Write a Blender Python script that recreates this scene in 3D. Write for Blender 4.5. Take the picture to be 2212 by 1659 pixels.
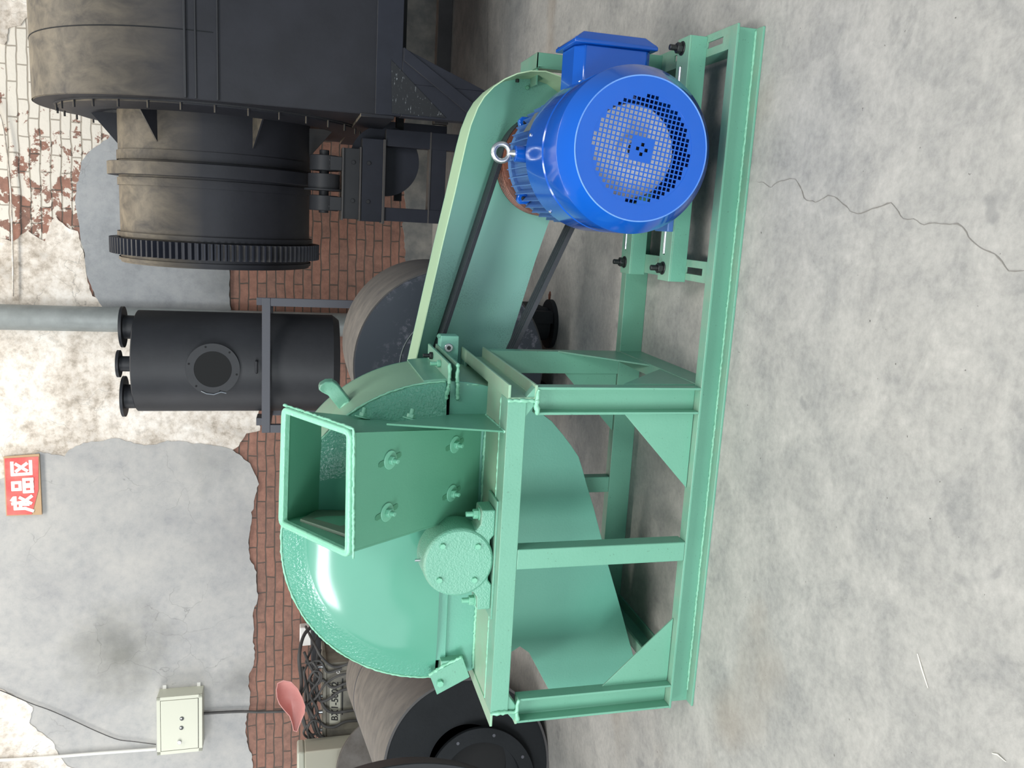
import bpy, bmesh, math, random
from mathutils import Vector, Matrix
import mathutils.noise as mnoise

for o in list(bpy.data.objects):
    bpy.data.objects.remove(o)
SC = bpy.context.scene
COL = SC.collection
pi = math.pi
random.seed(7)

# ------------------------------------------------------------------ camera
YAW, PITCH, ROLL, FPX, CAMH = -0.197455, 0.259681, 0.005727, 1808.1, 1.3
cy, sy, cp, sp = math.cos(YAW), math.sin(YAW), math.cos(PITCH), math.sin(PITCH)
FWD = Vector((sy*cp, cy*cp, -sp))
rt = Vector((cy, -sy, 0)); up0 = rt.cross(FWD)
RT = rt*math.cos(ROLL) + up0*math.sin(ROLL)
UP = -rt*math.sin(ROLL) + up0*math.cos(ROLL)
cam = bpy.data.cameras.new('camera')
cam.sensor_fit = 'HORIZONTAL'; cam.sensor_width = 36.0
cam.lens = FPX*36.0/2212.0
cam.clip_start = 0.05; cam.clip_end = 100
camo = bpy.data.objects.new('camera', cam); COL.objects.link(camo)
X_, Y_, Z_ = -UP, RT, -FWD          # the phone was held on its side: the place lies sideways in the frame
camo.matrix_world = Matrix(((X_.x, Y_.x, Z_.x, 0), (X_.y, Y_.y, Z_.y, 0), (X_.z, Y_.z, Z_.z, CAMH), (0, 0, 0, 1)))
SC.camera = camo

# ------------------------------------------------------------------ light
SC.view_settings.view_transform = 'Standard'
SC.view_settings.look = 'None'
SC.view_settings.gamma = 1.0
SC.view_settings.use_curve_mapping = False
SC.view_settings.exposure = 0.0
w = bpy.data.worlds.new('world'); SC.world = w; w.use_nodes = True
w.node_tree.nodes['Background'].inputs[0].default_value = (0.66, 0.82, 1.0, 1)
w.node_tree.nodes['Background'].inputs[1].default_value = 0.33

def area(name, loc, target, sx, sy_, power, color=(1, 1, 1), spread=pi):
    l = bpy.data.lights.new(name, 'AREA'); l.shape = 'RECTANGLE'
    l.size = sx; l.size_y = sy_; l.energy = power; l.color = color; l.spread = spread
    o = bpy.data.objects.new(name, l); COL.objects.link(o)
    o.location = loc
    o.rotation_euler = (Vector(target)-Vector(loc)).to_track_quat('-Z', 'Y').to_euler()
    return o
for sx_ in (-3.3, -0.9, 1.5):      # three translucent strips in the roof above the camera
    area('roof_skylight', (sx_, -0.1, 4.5), (sx_, 0.4, 0), 0.8, 3.0, 118, (1, 0.985, 0.95))
area('roof_skylight_rear', (-0.9, 6.0, 5.8), (-0.9, 7.6, 2.6), 8.6, 0.8, 225, (1, 0.94, 0.84))
area('open_doorway', (-2.6, -5.0, 1.5), (-0.4, 2.5, 0.8), 8.0, 2.8, 250, (0.88, 0.96, 1.0))
area('highlight_panel', (-4.1, -4.7, 2.0), (-1.0, 2.5, 1.2), 2.5, 0.6, 230, (0.95, 0.98, 1.0))  # added light panel, placed to give the cover its crescent highlight
area('side_window', (-6.8, 4.6, 2.6), (-3.0, 7.2, 1.4), 2.2, 2.0, 90, (1.0, 0.98, 0.95))

# ------------------------------------------------------------------ materials
def lin(c):
    c = c/255.0
    return c/12.92 if c <= 0.04045 else ((c+0.055)/1.055)**2.4
def rgb(r, g, b): return (lin(r), lin(g), lin(b), 1)

class NT:
    def __init__(s, name):
        s.m = bpy.data.materials.new(name); s.m.use_nodes = True
        s.t = s.m.node_tree; s.b = s.t.nodes['Principled BSDF']
        s.geo = s.t.nodes.new('ShaderNodeTexCoord')
        s.pos = s.geo.outputs['Object']
    def n(s, typ, **kw):
        x = s.t.nodes.new(typ)
        for k, v in kw.items(): setattr(x, k, v)
        return x
    def l(s, a, b): s.t.links.new(a, b)
    def noise(s, scale, detail=5, rough=0.55, dist=0.0, vec=None):
        x = s.n('ShaderNodeTexNoise'); x.inputs['Scale'].default_value = scale
        x.inputs['Detail'].default_value = detail; x.inputs['Roughness'].default_value = rough
        x.inputs['Distortion'].default_value = dist
        s.l(vec or s.pos, x.inputs['Vector']); return x.outputs['Fac']
    def scaled(s, sc, vec=None):
        x = s.n('ShaderNodeMapping'); x.inputs['Scale'].default_value = sc
        s.l(vec or s.pos, x.inputs['Vector']); return x.outputs[0]
    def ramp(s, fac, stops, interp='LINEAR'):
        x = s.n('ShaderNodeValToRGB'); r = x.color_ramp; r.interpolation = interp
        while len(r.elements) < len(stops): r.elements.new(0.5)
        for e, (p, c) in zip(r.elements, stops):
            e.position = p; e.color = c if len(c) == 4 else (*c, 1)
        s.l(fac, x.inputs[0]); return x.outputs[0]
    def step(s, fac, a, b):
        x = s.n('ShaderNodeMapRange'); x.inputs['From Min'].default_value = a; x.inputs['From Max'].default_value = b
        s.l(fac, x.inputs['Value']); return x.outputs['Result']
    def mix(s, fac, a, b, mode='MIX'):
        x = s.n('ShaderNodeMix', data_type='RGBA', blend_type=mode)
        for sock, v in ((x.inputs[0], fac), (x.inputs[6], a), (x.inputs[7], b)):
            if isinstance(v, (int, float)): sock.default_value = v
            elif isinstance(v, tuple): sock.default_value = v
            else: s.l(v, sock)
        return x.outputs[2]
    def math(s, op, a, b=0.0):
        x = s.n('ShaderNodeMath', operation=op)
        for i, v in enumerate((a, b)):
            if isinstance(v, (int, float)): x.inputs[i].default_value = v
            else: s.l(v, x.inputs[i])
        return x.outputs[0]
    def color(s, v):
        if isinstance(v, tuple): s.b.inputs['Base Color'].default_value = v
        else: s.l(v, s.b.inputs['Base Color'])
    def bump(s, h, strength=0.3, dist=0.01):
        x = s.n('ShaderNodeBump'); x.inputs['Strength'].default_value = strength
        x.inputs['Distance'].default_value = dist; s.l(h, x.inputs['Height'])
        s.l(x.outputs[0], s.b.inputs['Normal'])
    def fin(s, rough=0.5, metal=0.0, coat=0.0, spec=None):
        s.b.inputs['Roughness'].default_value = rough; s.b.inputs['Metallic'].default_value = metal
        s.b.inputs['Coat Weight'].default_value = coat
        if spec is not None: s.b.inputs['Specular IOR Level'].default_value = spec
        return s.m

def paint_mat(name, base, dark, rough, bump=0.0, bscale=160, dirt=rgb(52, 60, 52), spots=0.0, coat=0.0, rust=0.0, dust=0.0):
    k = NT(name)
    c = k.mix(k.step(k.noise(2.2, 4), 0.35, 0.7), base, dark)
    if spots > 0:
        c = k.mix(k.math('MULTIPLY', k.step(k.noise(120, 2, 0.5), 0.70, 0.73), spots*0.8), c, dirt)
    if rust > 0:
        r = k.math('MULTIPLY', k.step(k.noise(9, 6, 0.7), 0.62, 0.72), rust)
        c = k.mix(r, c, rgb(150, 96, 58))
    if dust > 0:       # dust and sky reflection, tinted together onto whatever faces up
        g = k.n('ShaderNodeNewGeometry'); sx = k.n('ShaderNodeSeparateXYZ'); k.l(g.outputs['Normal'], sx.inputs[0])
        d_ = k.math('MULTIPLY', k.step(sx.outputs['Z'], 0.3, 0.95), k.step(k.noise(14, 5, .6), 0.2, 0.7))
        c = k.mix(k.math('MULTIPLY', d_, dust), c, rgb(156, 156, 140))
    k.color(c)
    if bump > 0: k.bump(k.noise(bscale, 2, 0.5), bump, 0.004)
    return k.fin(rough, 0, coat)

M = {}
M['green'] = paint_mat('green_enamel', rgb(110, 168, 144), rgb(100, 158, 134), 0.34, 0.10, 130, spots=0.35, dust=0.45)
k = NT('green_enamel_gloss')       # smooth in the middle, orange-peel skin near the rim and on the right
sx = k.n('ShaderNodeSeparateXYZ'); k.l(k.pos, sx.inputs[0])
rx = k.math('SUBTRACT', sx.outputs['X'], -0.528); rz = k.math('SUBTRACT', sx.outputs['Z'], 0.817)
rr_ = k.math('SQRT', k.math('ADD', k.math('MULTIPLY', rx, rx), k.math('MULTIPLY', rz, rz)))
msk = k.math('MAXIMUM', k.step(rr_, 0.43, 0.50), k.step(rx, 0.18, 0.30))
k.color(k.mix(k.step(k.noise(2.2, 4), 0.35, 0.7), rgb(92, 156, 134), rgb(86, 149, 127)))
k.bump(k.math('MULTIPLY', k.noise(125, 2, 0.5), msk), 0.8, 0.004)
M['green_plate'] = k.fin(0.10, 0, 0, 0.32)
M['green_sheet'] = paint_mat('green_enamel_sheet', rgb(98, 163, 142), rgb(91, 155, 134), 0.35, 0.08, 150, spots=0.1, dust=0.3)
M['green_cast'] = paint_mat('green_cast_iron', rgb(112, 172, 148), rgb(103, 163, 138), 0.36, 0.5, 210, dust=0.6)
M['green_rough'] = paint_mat('green_coarse_enamel', rgb(124, 190, 164), rgb(112, 180, 154), 0.26, 0.9, 120)
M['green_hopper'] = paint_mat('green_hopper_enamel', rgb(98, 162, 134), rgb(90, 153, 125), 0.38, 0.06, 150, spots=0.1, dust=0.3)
M['green_rim'] = paint_mat('green_weld', rgb(138, 200, 170), rgb(126, 188, 158), 0.3, 0.6, 60)
M['green_sheen'] = paint_mat('green_sheen_enamel', rgb(146, 186, 156), rgb(138, 180, 150), 0.4, 0.1, 60, dust=0.5)  # sky reflection on table tops and rim bands, put into a paler green
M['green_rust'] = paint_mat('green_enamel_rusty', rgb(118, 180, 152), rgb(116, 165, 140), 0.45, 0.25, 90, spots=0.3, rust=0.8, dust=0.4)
k = NT('guard_green'); # spray painted sheet with coarse overspray speckle
n1 = k.step(k.noise(230, 2, 0.5), 0.50, 0.60); n2 = k.step(k.noise(3.0, 3), 0.45, 0.62)
k.color(k.mix(k.math('MULTIPLY', k.math('MULTIPLY', n1, n2), 0.5), k.mix(k.step(k.noise(2.0, 2), .4, .65), rgb(130, 196, 174), rgb(138, 192, 180)), rgb(62, 98, 82)))
M['guard'] = k.fin(0.42)
M['blue'] = paint_mat('blue_gloss_enamel', rgb(14, 84, 180), rgb(16, 88, 186), 0.14, 0.03, 20, coat=0.4)
M['blue_dull'] = paint_mat('blue_cast_enamel', rgb(78, 116, 172), rgb(62, 104, 168), 0.36, 0.2, 60)
M['blue_worn'] = paint_mat('blue_worn_edge', rgb(120, 165, 225), rgb(80, 130, 210), 0.3, 0.3, 120)
def plain(name, c, rough=0.5, metal=0.0, bump=0.0, bs=80, var=None):
    k = NT(name)
    k.color(k.mix(k.step(k.noise(6, 5, .6), .35, .7), c, var) if var else c)
    if bump: k.bump(k.noise(bs, 4), bump, 0.004)
    return k.fin(rough, metal)
M['slot_shade'] = plain('slot_shade_green', rgb(74, 134, 104), 0.5)  # darker green stands in for the shade down in the hopper slots
M['wear'] = plain('dusty_green_plate', rgb(112, 130, 112), 0.5, 0, 0.1, 40, rgb(100, 112, 100))
M['rim_lit'] = paint_mat('lit_green_rim', rgb(184, 214, 174), rgb(174, 206, 168), 0.45, 0.05, 60)  # guard rim colour lightened to carry the light from above
M['zinc'] = plain('zinc_steel', rgb(205, 208, 210), 0.28, 0.9, 0.1)
M['bolt_dark'] = plain('dark_bolt', rgb(62, 64, 64), 0.4, 0.7, 0.2)
M['bolt_green'] = paint_mat('painted_bolt', rgb(124, 190, 160), rgb(110, 176, 148), 0.3, 0.1, 80)
M['rubber'] = plain('belt_rubber', rgb(40, 44, 50), 0.55, 0, 0.2, 200, rgb(52, 56, 62))
M['pulley'] = plain('rusted_pulley', rgb(128, 74, 52), 0.42, 0.35, 0.5, 60, rgb(98, 72, 66))
M['black'] = plain('black_inside', rgb(14, 15, 16), 0.8)
M['fan'] = plain('fan_plastic', rgb(238, 238, 242), 0.6)
M['plate_metal'] = plain('nameplate_metal', rgb(140, 142, 144), 0.4, 0.6)

def dusty_steel(name, dark, dust, amount, rough=0.55, spec=None):
    k = NT(name)
    g = k.n('ShaderNodeNewGeometry'); sx = k.n('ShaderNodeSeparateXYZ'); k.l(g.outputs['Normal'], sx.inputs[0])
    upn = k.step(sx.outputs['Z'], 0.05, 0.95)
    st = k.noise(9, 6, 0.65, 0.4, k.scaled((1, 1, 0.25)))
    f = k.math('MULTIPLY', k.math('MULTIPLY', upn, k.step(st, 0.15, 0.65)), amount)
    d2 = tuple(min(1, x*1.5) for x in dark[:3])+(1,)
    c = k.mix(f, k.mix(k.step(k.noise(3.5, 5, .6), .35, .75), dark, d2), dust)
    k.color(c)
    k.bump(k.noise(40, 4), 0.12, 0.004)
    return k.fin(rough, 0.0, 0, spec)
M['steel'] = dusty_steel('dark_painted_steel', rgb(34, 35, 41), rgb(150, 138, 118), 1.0, 0.55, 0.35)
M['steel_navy'] = dusty_steel('navy_painted_steel', rgb(36, 39, 49), rgb(100, 97, 92), 0.8, 0.55, 0.35)
M['steel_clean'] = dusty_steel('charcoal_painted_steel', rgb(42, 43, 46), rgb(74, 74, 76), 0.4, 0.5, 0.35)
M['steel_tan'] = dusty_steel('dust_covered_steel', rgb(70, 68, 68), rgb(140, 132, 122), 0.95, 0.6)
M['frame_gray'] = plain('grey_painted_tube', rgb(78, 79, 86), 0.5, 0, 0.1)
M['steel_dark'] = plain('black_steel', rgb(23, 26, 29), 0.65, 0, 0.2, 60, rgb(29, 32, 35)); M['steel_dark'].node_tree.nodes['Principled BSDF'].inputs['Specular IOR Level'].default_value = 0.25
k = NT('scuffed_end_plate')
sc = k.step(k.noise(26, 8, 0.72), 0.52, 0.60)
zone = k.step(k.noise(2.6, 2, vec=k.scaled((1, 1, 1))), 0.46, 0.60)
k.color(k.mix(k.math('MULTIPLY', sc, k.math('MULTIPLY', zone, 0.75)), rgb(56, 60, 70), rgb(120, 118, 130)))
M['scuffed'] = k.fin(0.45)
k = NT('chipped_panel')
sc = k.step(k.noise(14, 8, 0.8, 0, k.scaled((1.2, 1, 6))), 0.60, 0.625)
k.color(k.mix(sc, rgb(30, 33, 38), rgb(190, 196, 200)))
M['chipped'] = k.fin(0.5)

# concrete floor
k = NT('concrete_floor')
big = k.noise(1.3, 6, 0.62, 0.6); mid = k.noise(7, 8, 0.68, 0.4); fine = k.noise(46, 6, 0.7)
c = k.ramp(big, [(0.30, rgb(140, 139, 136)), (0.50, rgb(164, 161, 155)), (0.70, rgb(178, 173, 165))])
c = k.mix(0.55, c, k.ramp(mid, [(0.30, rgb(116, 117, 118)), (0.48, rgb(160, 158, 153)), (0.66, rgb(192, 188, 181))]))
c = k.mix(0.25, c, k.ramp(fine, [(0.32, rgb(110, 108, 105)), (0.5, rgb(163, 160, 154)), (0.7, rgb(200, 196, 188))]))
c = k.mix(k.math('MULTIPLY', k.step(k.noise(0.9, 3, .5, 0, k.scaled((1, 1.4, 1))), .60, .66), .35), c, rgb(146, 130, 112))
c = k.mix(k.math('MULTIPLY', k.step(k.noise(3.1, 4, .5, 1.2), .66, .70), .4), c, rgb(112, 112, 112))
c = k.mix(k.math('MULTIPLY', k.step(k.noise(60, 2), .74, .77), .8), c, rgb(78, 74, 70))
c = k.mix(k.math('MULTIPLY', k.step(k.noise(20, 6, .8, 0, k.scaled((.35, 1.6, 1))), .68, .74), .6), c, rgb(214, 212, 206))
k.color(c); k.bump(mid, 0.22, 0.01)
M['floor'] = k.fin(0.62)
M['crack'] = plain('crack_dark', rgb(128, 124, 118), 0.9)
M['joint'] = plain('joint', rgb(120, 118, 114), 0.9)

# brick with flaking whitewash
def brick_node(k):
    mp = k.n('ShaderNodeMapping'); mp.inputs['Rotation'].default_value = (pi/2, 0, 0)
    ns = k.n('ShaderNodeTexNoise'); ns.inputs['Scale'].default_value = 5.0
    k.l(k.pos, ns.inputs['Vector'])
    vm = k.n('ShaderNodeVectorMath', operation='MULTIPLY_ADD')
    vm.inputs[1].default_value = (0.045, 0.0, 0.03)
    k.l(ns.outputs['Color'], vm.inputs[0]); k.l(k.pos, vm.inputs[2])
    k.l(vm.outputs[0], mp.inputs['Vector'])
    b = k.n('ShaderNodeTexBrick'); b.offset = 0.5
    b.inputs['Scale'].default_value = 1.0; b.inputs['Brick Width'].default_value = 0.29
    b.inputs['Row Height'].default_value = 0.080; b.inputs['Mortar Size'].default_value = 0.0062
    b.inputs['Mortar Smooth'].default_value = 0.3; b.inputs['Bias'].default_value = 0.0
    k.l(mp.outputs[0], b.inputs['Vector']); return b
k = NT('brick_wall')
b = brick_node(k)
b.inputs['Color1'].default_value = rgb(150, 108, 94); b.inputs['Color2'].default_value = rgb(124, 99, 90)
b.inputs['Mortar'].default_value = rgb(96, 84, 76)
c = k.mix(0.5, b.outputs['Color'], k.ramp(k.noise(12, 6, .7), [(.3, rgb(100, 78, 69)), (.6, rgb(166, 122, 105)), (.8, rgb(184, 150, 134))]))
c = k.mix(b.outputs['Fac'], c, rgb(92, 82, 75))
# whitewash kept on the upper right courses only
sx = k.n('ShaderNodeSeparateXYZ'); k.l(k.pos, sx.inputs[0])
reg = k.math('MULTIPLY', k.step(sx.outputs['X'], -0.6, 0.2), k.step(sx.outputs['Z'], 2.5, 2.7))
fl = k.math('ADD', k.noise(7, 7, .7, .3), k.math('MULTIPLY', k.math('SUBTRACT', sx.outputs['X'], 1.0), 0.13))
wash = k.math('MULTIPLY', reg, k.step(fl, 0.46, 0.485))
c = k.mix(k.math('MULTIPLY', wash, 0.92), c, k.mix(b.outputs['Fac'], rgb(226, 222, 212), rgb(168, 160, 148)))
k.color(c)
k.bump(k.math('SUBTRACT', k.math('MULTIPLY', k.noise(30, 5), 0.35), b.outputs['Fac']), 0.7, 0.012)
M['brick'] = k.fin(0.85)

def plaster(name, stops, bump=0.25, stain=None):
    k = NT(name)
    a = k.noise(1.8, 7, 0.62, 0.5); f = k.noise(14, 8, 0.72)
    c = k.mix(0.45, k.ramp(a, stops), k.ramp(f, stops))
    vo = k.n('ShaderNodeTexVoronoi', feature='DISTANCE_TO_EDGE'); vo.inputs['Scale'].default_value = 2.1
    vm = k.n('ShaderNodeVectorMath', operation='MULTIPLY_ADD'); vm.inputs[1].default_value = (0.35, 0.35, 0.35)
    ns = k.n('ShaderNodeTexNoise'); ns.inputs['Scale'].default_value = 3.5; ns.inputs['Detail'].default_value = 4
    k.l(k.pos, ns.inputs['Vector']); k.l(ns.outputs['Color'], vm.inputs[0]); k.l(k.pos, vm.inputs[2]); k.l(vm.outputs[0], vo.inputs['Vector'])
    crack = k.math('MULTIPLY', k.math('SUBTRACT', 1.0, k.step(vo.outputs['Distance'], 0.0, 0.008)), k.step(k.noise(1.1, 2), .5, .6))
    c = k.mix(k.math('MULTIPLY', crack, 0.45), c, rgb(104, 104, 102))
    if stain:
        for (px, pz, r, amt, colr) in stain:
            v = k.n('ShaderNodeVectorMath', operation='DISTANCE'); v.inputs[1].default_value = (px, 0, pz)
            k.l(k.pos, v.inputs[0])
            d = k.math('ADD', v.outputs['Value'], k.math('MULTIPLY', k.math('SUBTRACT', k.noise(4, 5, .6), 0.5), 0.7))
            m_ = k.ramp(d, [(0.0, (1, 1, 1, 1)), (r, (0, 0, 0, 1))])
            c = k.mix(k.math('MULTIPLY', m_, amt), c, colr)
    k.color(c); k.bump(f, bump, 0.01)
    return k.fin(0.85)
M['plaster_gray'] = plaster('grey_cement_plaster', [(.30, rgb(152, 153, 156)), (.48, rgb(176, 176, 175)), (.68, rgb(192, 190, 186))],
    0.15, [(-3.25, 2.78, 0.55, 0.62, rgb(96, 97, 88)), (-2.2, 1.75, 0.45, 0.35, rgb(116, 118, 126)), (-3.6, 1.65, 0.35, 0.55, rgb(105, 106, 104)), (-1.55, 1.95, 0.3, 0.35, rgb(120, 122, 122))])
M['plaster_cream'] = plaster('old_whitewashed_plaster', [(.34, rgb(140, 130, 118)), (.43, rgb(190, 180, 168)), (.50, rgb(228, 220, 210)), (.60, rgb(246, 242, 236))], 0.6)
M['plaster_blue'] = plaster('bluish_grey_cement_patch', [(.30, rgb(128, 132, 136)), (.5, rgb(154, 158, 162)), (.7, rgb(170, 172, 174))], 0.15,
    [(0.2, 1.7, 0.6, 0.5, rgb(96, 100, 100))])
M['galv'] = plain('galvanised_downpipe', rgb(150, 156, 156), 0.5, 0.3, 0.1, 30, rgb(128, 134, 134))
M['cab'] = plain('cream_enamel', rgb(206, 208, 192), 0.4, 0, 0.03)
M['beige'] = plain('beige_enamel', rgb(190, 188, 172), 0.5)
M['beige_dirty'] = plain('dirty_beige_enamel', rgb(150, 146, 132), 0.6, 0, 0.1, 40, rgb(112, 108, 100))
M['white'] = plain('white_plastic', rgb(236, 236, 232), 0.5)
M['cable'] = plain('dusty_cable', rgb(66, 66, 66), 0.7, 0, 0.1, 60, rgb(92, 90, 88))
M['pink'] = plain('pink_plastic', rgb(214, 156, 150), 0.45, 0, 0, 80, rgb(204, 136, 130))
M['red'] = plain('sign_red', rgb(222, 84, 84), 0.35, 0, 0, 80, rgb(232, 128, 118))
M['board'] = plain('fibreboard', rgb(190, 160, 126), 0.8)
M['text'] = plain('print_dark', rgb(44, 44, 44), 0.7)
M['straw'] = plain('straw', rgb(232, 228, 214), 0.7)
M['rustdisc'] = plain('grimy_grey_plate', rgb(108, 104, 100), 0.85, 0, 0.6, 24, rgb(78, 72, 66))
M['wall_dark'] = plain('grimy_plaster', rgb(110, 112, 112), 0.9, 0, 0.3, 20, rgb(150, 148, 142))

# ------------------------------------------------------------------ builders
def basis(d, hint=None):
    d = Vector(d).normalized()
    h = Vector(hint) if hint else (Vector((0, 0, 1)) if abs(d.z) < 0.9 else Vector((1, 0, 0)))
    u = d.cross(h).normalized(); v = u.cross(d).normalized()
    return u, v
class MB:
    def __init__(s): s.v = []; s.f = []
    def add(s, vs, fs):
        b = len(s.v); s.v += [Vector(x) for x in vs]; s.f += [tuple(i+b for i in f) for f in fs]; return s
    def prism(s, poly, o, u, v, ext):
        o, u, v, ext = map(Vector, (o, u, v, ext)); n = len(poly)
        a = [o+u*p[0]+v*p[1] for p in poly]; b = [x+ext for x in a]
        fs = [tuple(range(n))[::-1], tuple(range(n, 2*n))] + [(i, (i+1) % n, n+(i+1) % n, n+i) for i in range(n)]
        return s.add(a+b, fs)
    def box(s, a, b):
        return s.prism([(0, 0), (b[0]-a[0], 0), (b[0]-a[0], b[1]-a[1]), (0, b[1]-a[1])], a, (1, 0, 0), (0, 1, 0), (0, 0, b[2]-a[2]))
    def xz(s, pts, y0, y1):
        return s.prism(pts, (0, y0, 0), (1, 0, 0), (0, 0, 1), (0, y1-y0, 0))
    def tube(s, path, r, n=10, closed=False, hint=None, caps=True):
        P = [Vector(p) for p in path]; m = len(P); vs = []
        pu = None
        for i, p in enumerate(P):
            d = (P[(i+1) % m]-P[i-1]) if closed else (P[min(i+1, m-1)]-P[max(i-1, 0)])
            d.normalize()
            if pu is None: u, v = basis(d, hint)
            else:
                u = (pu-d*pu.dot(d)).normalized(); v = u.cross(d).normalized()
            pu = u; rr = r[i] if isinstance(r, (list, tuple)) else r
            for k_ in range(n):
                a = 2*pi*k_/n; vs.append(p+u*math.cos(a)*rr+v*math.sin(a)*rr)
        fs = []
        for i in range(m if closed else m-1):
            for k_ in range(n):
                a, b_ = i*n+k_, i*n+(k_+1) % n; j = (i+1) % m
                fs.append((a, b_, j*n+(k_+1) % n, j*n+k_))
        if not closed and caps: fs += [tuple(range(n))[::-1], tuple((m-1)*n+i for i in range(n))]
        return s.add(vs, fs)
    def lathe(s, prof, o, ax, n=64, hint=None, a0=0.0, a1=2*pi):
        """prof: (distance along axis, radius)"""
        o = Vector(o); ax = Vector(ax).normalized(); u, v = basis(ax, hint)
        full = abs(a1-a0-2*pi) < 1e-6; c = n if full else n+1; vs = []
        for (h, r) in prof:
            for k_ in range(c):
                a = a0+(a1-a0)*k_/n; vs.append(o+ax*h+(u*math.cos(a)+v*math.sin(a))*max(r, 1e-5))
        fs = []
        for i in range(len(prof)-1):
            for k_ in range(n):
                q = (k_+1) % c if full else k_+1
                fs.append((i*c+k_, i*c+q, (i+1)*c+q, (i+1)*c+k_))
        return s.add(vs, fs)
    def cyl(s, p0, p1, r, n=24, r1=None):
        p0, p1 = Vector(p0), Vector(p1); L = (p1-p0).length
        r1 = r if r1 is None else r1
        return s.lathe([(0, 0), (0, r), (L, r1), (L, 0)], p0, p1-p0, n)
    def ring(s, o, ax, ri, ro, h, n=48):
        return s.lathe([(0, ri), (0, ro), (h, ro), (h, ri), (0, ri)], o, ax, n)
    def hexa(s, o, ax, r, h, rot=0.0):
        u, v = basis(ax); ax = Vector(ax).normalized()
        return s.prism([(r*math.cos(rot+i*pi/3), r*math.sin(rot+i*pi/3)) for i in range(6)], o, u, v, ax*h)
    def arch(s, c, r0, r1, a0, a1, y0, y1, n=48):
        """curved band about the Y axis, centre c=(x,z)"""
        vs = []; 
        for i in range(n+1):
            a = a0+(a1-a0)*i/n; ca, sa = math.cos(a), math.sin(a)
            for r, y in ((r0, y0), (r1, y0), (r1, y1), (r0, y1)):
                vs.append((c[0]+r*ca, y, c[1]+r*sa))
        fs = [(0, 1, 2, 3), tuple(4*n+i for i in (3, 2, 1, 0))]
        for i in range(n):
            for j in range(4): fs.append((4*i+j, 4*i+(j+1) % 4, 4*i+4+(j+1) % 4, 4*i+4+j))
        return s.add(vs, fs)
    def build(s, name, mat, parent=None, bevel=0.0, seg=2, smooth=35, recalc=True):
        org = ORG.get(parent.name, Vector((0, 0, 0))) if parent else Vector((0, 0, 0))
        me = bpy.data.meshes.new(name); me.from_pydata([tuple(x-org) for x in s.v], [], s.f)
        bm = bmesh.new(); bm.from_mesh(me)
        bmesh.ops.remove_doubles(bm, verts=bm.verts, dist=1e-5)
        if recalc: bmesh.ops.recalc_face_normals(bm, faces=bm.faces)
        ang = math.radians(smooth)
        for f in bm.faces: f.smooth = True
        for e in bm.edges:
            e.smooth = not (len(e.link_faces) != 2 or e.calc_face_angle(3.2) > ang)
        bm.to_mesh(me); bm.free()
        me.materials.append(M[mat] if isinstance(mat, str) else mat)
        o = bpy.data.objects.new(name, me); COL.objects.link(o)
        if parent: o.parent = parent
        ORG[o.name] = org
        if bevel:
            md = o.modifiers.new('bevel', 'BEVEL'); md.width = bevel; md.segments = seg; md.limit_method = 'ANGLE'
            md.angle_limit = math.radians(40); md.harden_normals = False
        return o
ORG = {}
def thing(name, loc, label, cat, group=None):
    o = bpy.data.objects.new(name, None); o.empty_display_size = 0.1; COL.objects.link(o); o.location = loc
    ORG[o.name] = Vector(loc); o['label'] = label; o['category'] = cat
    if group: o['group'] = group
    return o
def tag(o, label, cat, group=None):
    o['label'] = label; o['category'] = cat
    if group: o['group'] = group
    return o
def struct(o): o['kind'] = 'structure'; return o
def lab(o, s): o['label'] = s; return o
def move_origin(o):
    """give a one-mesh thing an origin at its own base"""
    vs = [v.co.copy() for v in o.data.vertices]
    c = Vector((sum(v.x for v in vs)/len(vs), sum(v.y for v in vs)/len(vs), min(v.z for v in vs)))
    for v in o.data.vertices: v.co -= c
    o.location = c; return o

def channel(o, along, width_dir, open_dir, h=0.088, fl=0.043, tw=0.006, tf=0.008):
    """C section: web at open=0, flanges reach open=fl; o = corner of web outer face"""
    m = MB()
    m.prism([(0, 0), (fl, 0), (fl, tf), (tw, tf), (tw, h-tf), (fl, h-tf), (fl, h), (0, h)], o, open_dir, width_dir, along)
    return m
def angle(o, along, u, v, a, b, t=0.006):
    return MB().prism([(0, 0), (a, 0), (a, t), (t, t), (t, b), (0, b)], o, u, v, along)

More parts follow.
